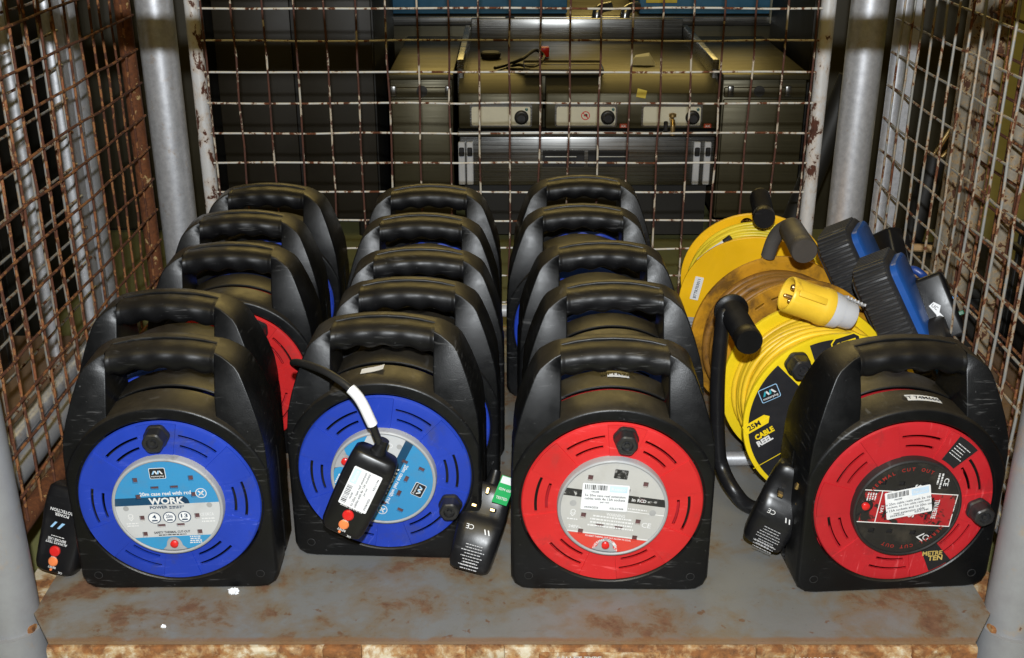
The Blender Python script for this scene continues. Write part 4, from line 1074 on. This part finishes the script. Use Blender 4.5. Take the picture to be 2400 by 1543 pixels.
# ================================================================== NEIGHBOURING STILLAGES
def neighbour(label, sx, X0, mwire, mpost, dpost, z0, pitch, extra):
    t = thing('stillage', label, 'stillage', (sx*X0, 1.5, 0))
    L = T(-sx*X0, -1.5, 0)
    rg = random.Random(9+sx)
    P = lambda name, part, mat, parent=t: put(name, xf(part, L), mat, parent)
    for (x, y, r) in extra: P('post', tube([(sx*x, y, -.12), (sx*x, y, .86)], r, 20), mpost)
    fr = P('side_panel', join(tube([(sx*X0, 1.0, .045), (sx*X0, dpost, .045)], .0125, 12), tube([(sx*X0, 1.0, .78), (sx*X0, dpost, .78)], .0125, 12), tube([(sx*X0, dpost, .04), (sx*X0, dpost, .79)], .0125, 12), box(sx*X0-.004, sx*X0+.018*sx if sx > 0 else sx*X0+.004, dpost+.014, dpost+.05, .04, .79)), mpost)
    k = 0
    while z0 + pitch*k < .77:
        P('wire', tube(wav((sx*(X0-.014), 1.0, z0+pitch*k), (sx*(X0-.014), dpost, z0+pitch*k), 8, .001, rg), .0021, 8), mwire, fr); k += 1
    y = dpost-.03
    while y > 1.05:
        P('wire', tube(wav((sx*(X0-.018), y, .045), (sx*(X0-.018), y, .78), 8, .001, rg), .0021, 8), mwire, fr); y -= pitch
    P('base_beam', box(min(sx*X0, sx*(X0+.05)), max(sx*X0, sx*(X0+.05)), 1.0, 1.95, -.075, -.005, .006), M_beam)
    P('base_tube', tube([(sx*(X0-.012), 1.0, .012), (sx*(X0-.012), 1.95, .012)], .019, 14), M_front if sx < 0 else mpost)
    P('floor_plate', box(min(sx*(X0+.04), sx*(X0+1.1)), max(sx*(X0+.04), sx*(X0+1.1)), 1.05, 1.94, -.012, -.008), M_plate)
    return t
neighbour('neighbouring stillage with silver posts and pale mesh seen through the rusty left panel', -1, .705, M_greywire, M_silver, 1.80, .09, .052, [(.755, 1.98, .030), (.715, 1.872, .016), (.80, 1.86, .012)])
neighbour('neighbouring stillage with beige rusty posts and mesh seen through the right panel', 1, .700, M_rust, M_beige, 1.70, .08, .052, [(.745, 1.86, .032), (.72, 1.775, .017), (.735, 1.66, .014)])
# what stands in them
def crate(name, label, cat, x0, x1, y0, y1, z0, z1, mat, slat=None):
    t = thing(name, label, cat, ((x0+x1)/2, (y0+y1)/2, z0)); L = T(-(x0+x1)/2, -(y0+y1)/2, -z0)
    for (a, b_) in (((x0, x1), (y0, y0+.012)), ((x0, x1), (y1-.012, y1))): put('side', xf(box(a[0], a[1], b_[0], b_[1], z0, z1, .004), L), mat, t)
    for (a, b_) in (((x0, x0+.012), (y0+.013, y1-.013)), ((x1-.012, x1), (y0+.013, y1-.013))): put('side', xf(box(a[0], a[1], b_[0], b_[1], z0, z1, .004), L), mat, t)
    put('lid', xf(box(x0-.008, x1+.008, y0-.008, y1+.008, z1+.001, z1+.022, .006), L), mat, t)
    put('rim', xf(box(x0-.006, x1+.006, y0-.006, y1+.006, z1-.03, z1-.018, .003), L), mat, t)
    return t
crate('storage_box', 'orange-brown box low in the right-hand stillage', 'box', .84, 1.15, 1.10, 1.55, -.008, .155, M_orange)
crate('storage_box', 'dark box standing in the right-hand stillage', 'box', .86, 1.2, 1.60, 1.88, -.008, .21, M_dark)
crate('storage_box', 'dark box standing in the left-hand stillage', 'box', -1.4, -.86, 1.10, 1.82, -.008, .36, M_dark)
crate('storage_box', 'mustard box on the hall floor between the stillages, low at the left', 'box', -.665, -.60, 1.36, 1.60, -.12, -.045, M_mustard) if False else None
q = at_z(120, 1075, -.07)
mb = crate('storage_box', 'small mustard yellow box on the hall floor between the two left stillages', 'box', q.x-.05, q.x+.04, q.y-.06, q.y+.05, -.12, -.092, M_mustard)
crate('storage_box', 'tall black crate behind the left-hand stillage', 'box', -2.2, -.98, 2.10, 2.55, -.12, .95, M_dark)
# silver-grey bowl and papers glimpsed at right
cc = thing('cable_coil', 'blue cable coils lying in the left-hand stillage', 'cable', (-.84, 1.42, .0))
rg = random.Random(5)
for i in range(7):
    cx_, cz_ = rg.uniform(-.03, .04), rg.uniform(.02, .05)
    rr = rg.uniform(.07, .12); a = rg.uniform(-.5, .5)
    put('loop', xf(tube([(0, rr*math.cos(2*PI*k/28), rr*.8*math.sin(2*PI*k/28)) for k in range(28)], .006, 6, True), T(cx_+.05, rg.uniform(-.16, .16), .37 + rr*.8 + rg.uniform(-.02, .02)) @ RZ(a)), plastic('blue_cable_sheath', (.012, .045, .22)), cc)
cc.location = (-.95, 1.40, .0)
rt = put('cable_ring', tube([(.075*math.cos(2*PI*k/40), .075*math.sin(2*PI*k/40), 0) for k in range(40)], .0075, 10, True), M_tan); q = at_z(2165, 612, -.10); 
q = at_y(2168, 612, 1.99); rt.location = q; tag(rt, 'tan ring of hose lying on a dark box outside the right panel', 'ring')
crate('storage_box', 'low black box under the tan ring beyond the right panel', 'box', q.x-.14, q.x+.16, q.y-.10, q.y+.14, -.12, q.z-.034, M_dark)

# ================================================================== CATERING EQUIPMENT BEHIND
BY = 2.75
def bk(x, y, d=BY): p = at_y(x, y, d); return p.x, p.z
KR = thing('catering_range', 'stainless steel catering range with three cream control panels behind the mesh', 'cooker', (.28, BY, -.12))
KL = T(-.28, -BY, .12)
def kp(name, part, mat, parent=KR, **kw): return put(name, xf(part, KL), mat, parent, **kw)
x0, _ = bk(1075, 300); x1, _ = bk(1682, 300)
zt = bk(0, 205)[1]; zm = bk(0, 303)[1]; zl = bk(0, 322)[1]; zb = bk(0, 440)[1]
kp('base', box(x0+.01, x1-.01, BY+.05, BY+.55, -.10, zb+.01), M_dark)
kp('lower_panel', box(x0, x1, BY+.02, BY+.06, zb, zl-.004, .004), M_steel)
kp('trim_rail', box(x0-.004, x1+.004, BY+.004, BY+.05, zl, zm-.006, .004), M_steel)
xm = bk(1275, 300)[0]
for a, b_ in ((x0, xm-.003), (xm+.003, x1)):
    kp('control_fascia', box(a, b_, BY, BY+.05, zm, zt-.012, .006), M_steel2)
    # sloping nosing to the hob
    pr = [(BY+.001, zt-.014), (BY+.035, zt+.004), (BY+.09, zt+.018), (BY+.09, zm+.01), (BY+.02, zm+.01)]
    kp('nosing', loft([[(a+.001, y, z) for y, z in pr], [(b_-.001, y, z) for y, z in pr]]), M_steel2)
kp('worktop', box(x0, x1, BY+.091, BY+.60, zt-.05, zt+.016, .003), M_steel2)
kp('upstand', box(x0-.004, x0+.012, BY+.06, BY+.60, zt-.04, zt+.055, .003), M_steel); kp('upstand', box(x1-.012, x1+.004, BY+.06, BY+.60, zt-.04, zt+.055, .003), M_steel)
kp('upstand', box(x0+.013, x1-.013, BY+.585, BY+.60, zt+.017, zt+.075, .003), M_steel)
for i, (a, b_) in enumerate(((1102, 1247), (1300, 1447), (1502, 1647))):
    xa, za = bk(a, 297); xb, zb_ = bk(b_, 243)
    pn = kp('control_panel', prism(rrect(xa, xb, za, zb_, .006), BY-.004, BY-.0005), M_steel)
    kp('control_panel_face', prism(rrect(xa+.004, xb-.004, za+.004, zb_-.007, .004), BY-.0062, BY-.0042), M_cream)
    xk, zk = bk((1222, 1424, 1622)[i], 274)
    kb = kp('dial', xf(lathe([(.0170, .002), (.0170, -.004), (.0155, -.006), (.0120, -.007), (.0110, -.018), (.0095, -.020), (.0005, -.020)], 28), T(xk, BY-.006, zk)), M_knob, angle=40)
    kp('lamp', xf(lathe([(.0035, .001), (.0035, -.004), (.0005, -.005)], 12), T(xk+.012, BY-.006, zk+.0195)), simple('green_lens', (.02, .10, .08), .3))
    if i == 1:
        xs_, zs_ = bk(1372, 270); kp('warning_sign', ring_flat(xs_, zs_, .0085, .0105, BY-.0066), M_redbtn); kp('warning_sign', xf(flat([(-.0085, -.001), (.0085, -.001), (.0085, .001), (-.0085, .001)], 0), T(xs_, BY-.0067, zs_) @ RY(R(45))), M_redbtn)
        kp('warning_sign', flat([(xs_-.005, zs_-.001), (xs_+.005, zs_-.003), (xs_+.004, zs_+.004), (xs_-.001, zs_+.004)], BY-.0065), M_blackink)
    if i > 0:
        xq, zq = bk((0, 1461, 1658)[i], 295); kp('maker_badge', box(xq-.009, xq+.009, BY-.003, BY+.001, zq-.005, zq+.005, .001, 1), simple('orange_red_badge', (.45, .06, .02), .5)); kp('lettering', words('XX', xq, zq, BY-.0034, w=.012, bold=.02), M_whiteink)
    if i == 2:
        xq, zq = bk(1573, 280)
        kp('tap', join(tube([(xq, BY-.004, zq+.002), (xq, BY-.03, zq+.002), (xq, BY-.036, zq-.006), (xq, BY-.036, zq-.030)], .006, 12), xf(lathe([(.009, 0), (.009, -.006), (.004, -.008)], 14), T(xq, BY-.022, zq+.012) @ RX(-PI/2))), M_brass)
        kp('tap_lever', box(xq-.022, xq-.012, BY-.04, BY-.034, zq-.022, zq+.004, .002, 1), M_knob)
# handles, runners, hob things
xa, za = bk(1272, 395); xb, zb_ = bk(1371, 357); kp('handle_recess', box(xa, xb, BY+.0165, BY+.0199, za, zb_, .001, 1), M_blackink); kp('drawer_handle', tube([(xa+.006, BY+.010, (za+zb_)/2+.006), (xb-.02, BY+.010, (za+zb_)/2+.006)], .0022, 8), M_steel)
xa, za = bk(1379, 395); xb, zb_ = bk(1475, 357); kp('handle_recess', box(xa, xb, BY+.0165, BY+.0199, za, zb_, .001, 1), M_blackink); kp('drawer_handle', tube([(xa+.02, BY+.010, (za+zb_)/2+.006), (xb-.006, BY+.010, (za+zb_)/2+.006)], .0022, 8), M_steel)
for px in (1083, 1102, 1630, 1655):
    xa, za = bk(px, 436); _, zb_ = bk(px, 336)
    kp('runner', box(xa-.008, xa+.008, BY+.008, BY+.0195, za, zb_, .002, 1), MATS['pale_grey_plastic']); kp('latch', box(xa-.006, xa+.006, BY+.003, BY+.0079, zb_-.034, zb_-.012, .002, 1), M_blackink)
def hob(px, py, z): return at_z(px, py, z)
zh = zt + .018
q = hob(1150, 135, zh); p_ = thing('lid_disc', 'round dark lid lying on the steel range', 'lid', q); put('disc', xf(lathe([(.024, 0), (.026, -.003), (.026, -.012), (.022, -.015), (.001, -.015)], 28), RX(PI/2) @ Matrix.Diagonal((1, -1, 1, 1))), M_dark, p_)
pw = [hob(1160, 160, zh+.006), hob(1195, 150, zh+.006), hob(1225, 138, zh+.03), hob(1255, 118, zh+.03), hob(1275, 135, zh+.012), hob(1250, 158, zh+.006), hob(1215, 152, zh+.006), hob(1190, 160, zh+.006), hob(1240, 165, zh+.006)]
o = put('power_cord', tube(smooth_path(pw, 6), .0042, 8), M_cableblk); tag(o, 'black power cord curled on the steel range', 'cord')
q = hob(1275, 133, zh); o = put('red_connector', box(-.013, .013, -.012, .012, 0, .026, .003, 2), M_redbtn); o.location = q; tag(o, 'small red connector block on the steel range', 'connector')
q = hob(1325, 172, zh); o = thing('steel_tray', 'shallow steel tray with bits on the range', 'tray', q)
put('tray', box(-.10, .09, -.03, .09, 0, .006, .002, 1), M_steel2, o); put('rim', tube([(-.10, -.03, .012), (.09, -.03, .012), (.09, .09, .012), (-.10, .09, .012)], .003, 6, True), M_steel, o)
q = hob(1505, 150, zh); o = put('cloth', loft([[(-.03, -.02, 0), (.03, -.024, 0), (.034, .02, .002), (-.026, .024, .002)], [(-.02, -.012, .018), (.016, -.014, .022), (.018, .012, .026), (-.016, .012, .02)]]), M_foam); o.location = q; tag(o, 'crumpled pale plastic wrap on the right of the range', 'wrap')
q = at_y(1502, 222, BY-.003); o = put('sticky_note', xf(flat([(-.012, -.008), (.010, -.012), (.014, .006), (-.008, .012)], 0), RX(R(-20))), simple('yellow_note', (.55, .42, .02), .5), KR, smooth=False); o.matrix_local = KL @ T(q.x, q.y-.006, q.z+.004)
# cabinets either side
def cab(label, px0, px1, ytop, ybot, d, mat, latches=()):
    a, zt_ = bk(px0, ytop, d); b_, zb_ = bk(px1, ybot, d)
    t = thing('steel_cabinet', label, 'cabinet', ((a+b_)/2, d, -.12)); L = T(-(a+b_)/2, -d, .12)
    put('body', xf(box(a, b_, d+.012, d+.55, zb_, zt_-.002, .004), L), mat, t)
    zd = bk(px0, 232, d)[1]
    put('fascia', xf(box(a+.003, b_-.003, d, d+.011, zd+.003, zt_-.02, .003), L), mat, t)
    put('door', xf(box(a+.003, b_-.003, d, d+.011, zb_+.006, zd-.002, .003), L), mat, t)
    put('top', xf(box(a-.003, b_+.003, d-.004, d+.56, zt_-.001, zt_+.012, .003), L), M_steel2, t)
    for j in range(4):
        put('foot', xf(tube([((a+.05, b_-.05)[j % 2], (d+.06, d+.5)[j//2], -.12), ((a+.05, b_-.05)[j % 2], (d+.06, d+.5)[j//2], zb_+.005)], .014, 10), L), M_dark, t)
    for px, py in latches:
        xq, zq = bk(px, py, d)
        put('latch', xf(box(xq-.007, xq+.007, d-.010, d-.0005, zq-.014, zq+.012, .003), L), M_steel, t)
    xq, zq = bk((px0+px1)/2, 214, d); put('maker_badge', xf(lathe([(.013, .001), (.013, -.002), (.011, -.0025), (.0005, -.0025)], 24), T(xq, d-.0002, zq) @ Matrix.Identity(4)) if False else xf(lathe([(.013, 0), (.013, -.002), (.0005, -.0025)], 24), L @ T(xq, d, zq)), M_dark, t)
    return t
cab('steel cabinet with two small latches left of the catering range', 912, 1066, 186, 515, BY+.01, M_steel2, ((922, 212), (1050, 212)))
cab('steel cabinet with two small latches right of the catering range', 1697, 1862, 186, 515, BY+.01, M_steel2, ((1712, 212), (1846, 212)))
# dark tall unit at left
t = thing('dark_cabinet', 'large dark cabinet behind the mesh at the left', 'cabinet', (-.45, 2.8, -.12)); L = T(.45, -2.8, .12)
a = bk(508, 200, 2.80)[0]; b_ = bk(880, 200, 2.80)[0]; zb_ = bk(700, 520, 2.80)[1]
put('body', xf(box(a, b_, 2.815, 3.3, zb_, .75, .004), L), M_dark, t)
for i in range(2):
    xa = a + (b_-a)*i/2; put('door', xf(box(xa+.004, a+(b_-a)*(i+1)/2-.004, 2.80, 2.814, zb_+.01, .74, .003), L), simple('dark_brown_door', (.016, .013, .008), .5, .0, .4, .2, 5), t)
for j in range(4): put('foot', xf(tube([((a+.05, b_-.05)[j % 2], (2.86, 3.25)[j//2], -.12), ((a+.05, b_-.05)[j % 2], (2.86, 3.25)[j//2], zb_+.005)], .016, 10), L), M_dark, t)
for lab, p0, p1, dd, yb in (('dark cabinet beyond the rusty left panel, its foot in shadow', 120, 500, 2.86, 545), ('dark olive cabinet beyond the right back post', 1885, 2330, 2.90, 552)):
    a = bk(p0, 300, dd)[0]; b_ = bk(p1, 300, dd)[0]; zb_ = bk(0, yb, dd)[1]; xc = (a+b_)/2
    t = thing('dark_cabinet', lab, 'cabinet', (xc, dd, -.12)); L = T(-xc, -dd, .12)
    put('body', xf(box(a, b_, dd+.016, dd+.5, zb_, .85, .004), L), M_dark, t)
    for i in range(2): put('door', xf(box(a+(b_-a)*i/2+.004, a+(b_-a)*(i+1)/2-.004, dd, dd+.014, zb_+.01, .84, .003), L), simple('dark_olive_door', (.024, .020, .009), .5, .0, .4, .2, 5), t)
    for j in range(4): put('foot', xf(tube([((a+.05, b_-.05)[j % 2], (dd+.06, dd+.42)[j//2], -.12), ((a+.05, b_-.05)[j % 2], (dd+.06, dd+.42)[j//2], zb_+.005)], .016, 10), L), M_dark, t)
# rear unit with blue panel above the range
RYD = 3.42
def bz(px, py): return bk(px, py, RYD)
t = thing('rear_unit', 'steel unit with a blue panel and folded pipes behind the range', 'appliance', (.3, RYD, -.12)); L = T(-.3, -RYD, .12)
a, zq = bz(870, 118); b_, zq2 = bz(1880, 118)
put('body', xf(box(a, b_, RYD+.02, RYD+.5, -.12, bz(0, 36)[1]-.002, .004), L), M_steel2, t)
put('shelf_edge', xf(box(a, b_, RYD-.01, RYD+.018, bz(0, 60)[1], bz(0, 38)[1], .004), L), M_steel, t)
put('blue_panel', xf(box(a, bz(1330, 0)[0], RYD+.01, RYD+.40, bz(0, 34)[1], bz(0, 34)[1]+.22, .004), L), M_bluetray, t)
put('blue_panel', xf(box(bz(1500, 0)[0], b_, RYD+.01, RYD+.40, bz(0, 34)[1], bz(0, 34)[1]+.22, .004), L), M_bluetray, t)
put('yellow_label', xf(box(bz(1515, 0)[0], bz(1588, 0)[0], RYD+.004, RYD+.0095, bz(0, 8)[1], bz(0, 8)[1]+.06, .001, 1), L), simple('yellow_note', (.55, .42, .02)), t)
for px in (1395, 1460):
    xq, zq = bz(px, 90); put('pipe', xf(tube(smooth_path([(xq, RYD-.03, zq-.05), (xq, RYD-.03, zq+.06), (xq+.01, RYD-.02, zq+.085), (xq+.04, RYD, zq+.09)], 5), .014, 12), L), M_steel, t)
xq, zq = bz(1828, 30); put('switch_box', xf(box(xq-.03, xq+.03, RYD-.03, RYD+.008, zq-.03, zq+.05, .004), L), M_cream, t); put('switch', xf(box(xq-.03, xq+.03, RYD-.032, RYD-.0305, zq-.028, zq-.008, .001, 1), L), M_blackink, t)
xq, zq = bz(1195, 55); put('bracket', xf(box(xq-.014, xq+.014, RYD-.02, RYD-.011, zq-.05, zq+.02, .002, 1), L), M_steel, t)
# diagonal black strut and pale poles at the far right
o = put('black_strut', tube([at_y(1995, 180, 2.35), at_y(1860, 520, 2.35)], .026, 12), M_dark); tag(o, 'thick black hose leaning behind the right back post', 'hose')
for i, (p0, p1) in enumerate((((2262, 250), (2185, 370)), ((2246, 330), (2205, 372)))):
    o = put('metal_pole', tube([at_y(*p0, 2.15), at_y(*p1, 2.15)], .0045, 10), M_brass); tag(o, ('longer', 'shorter')[i] + ' thin shiny pole leaning beyond the right panel', 'pole', 'thin poles')
o = put('black_strut', tube([at_y(2195, 365, 2.15), at_y(2110, 640, 2.15)], .022, 12), M_dark); tag(o, 'black padded tube leaning beyond the right mesh panel', 'tube')
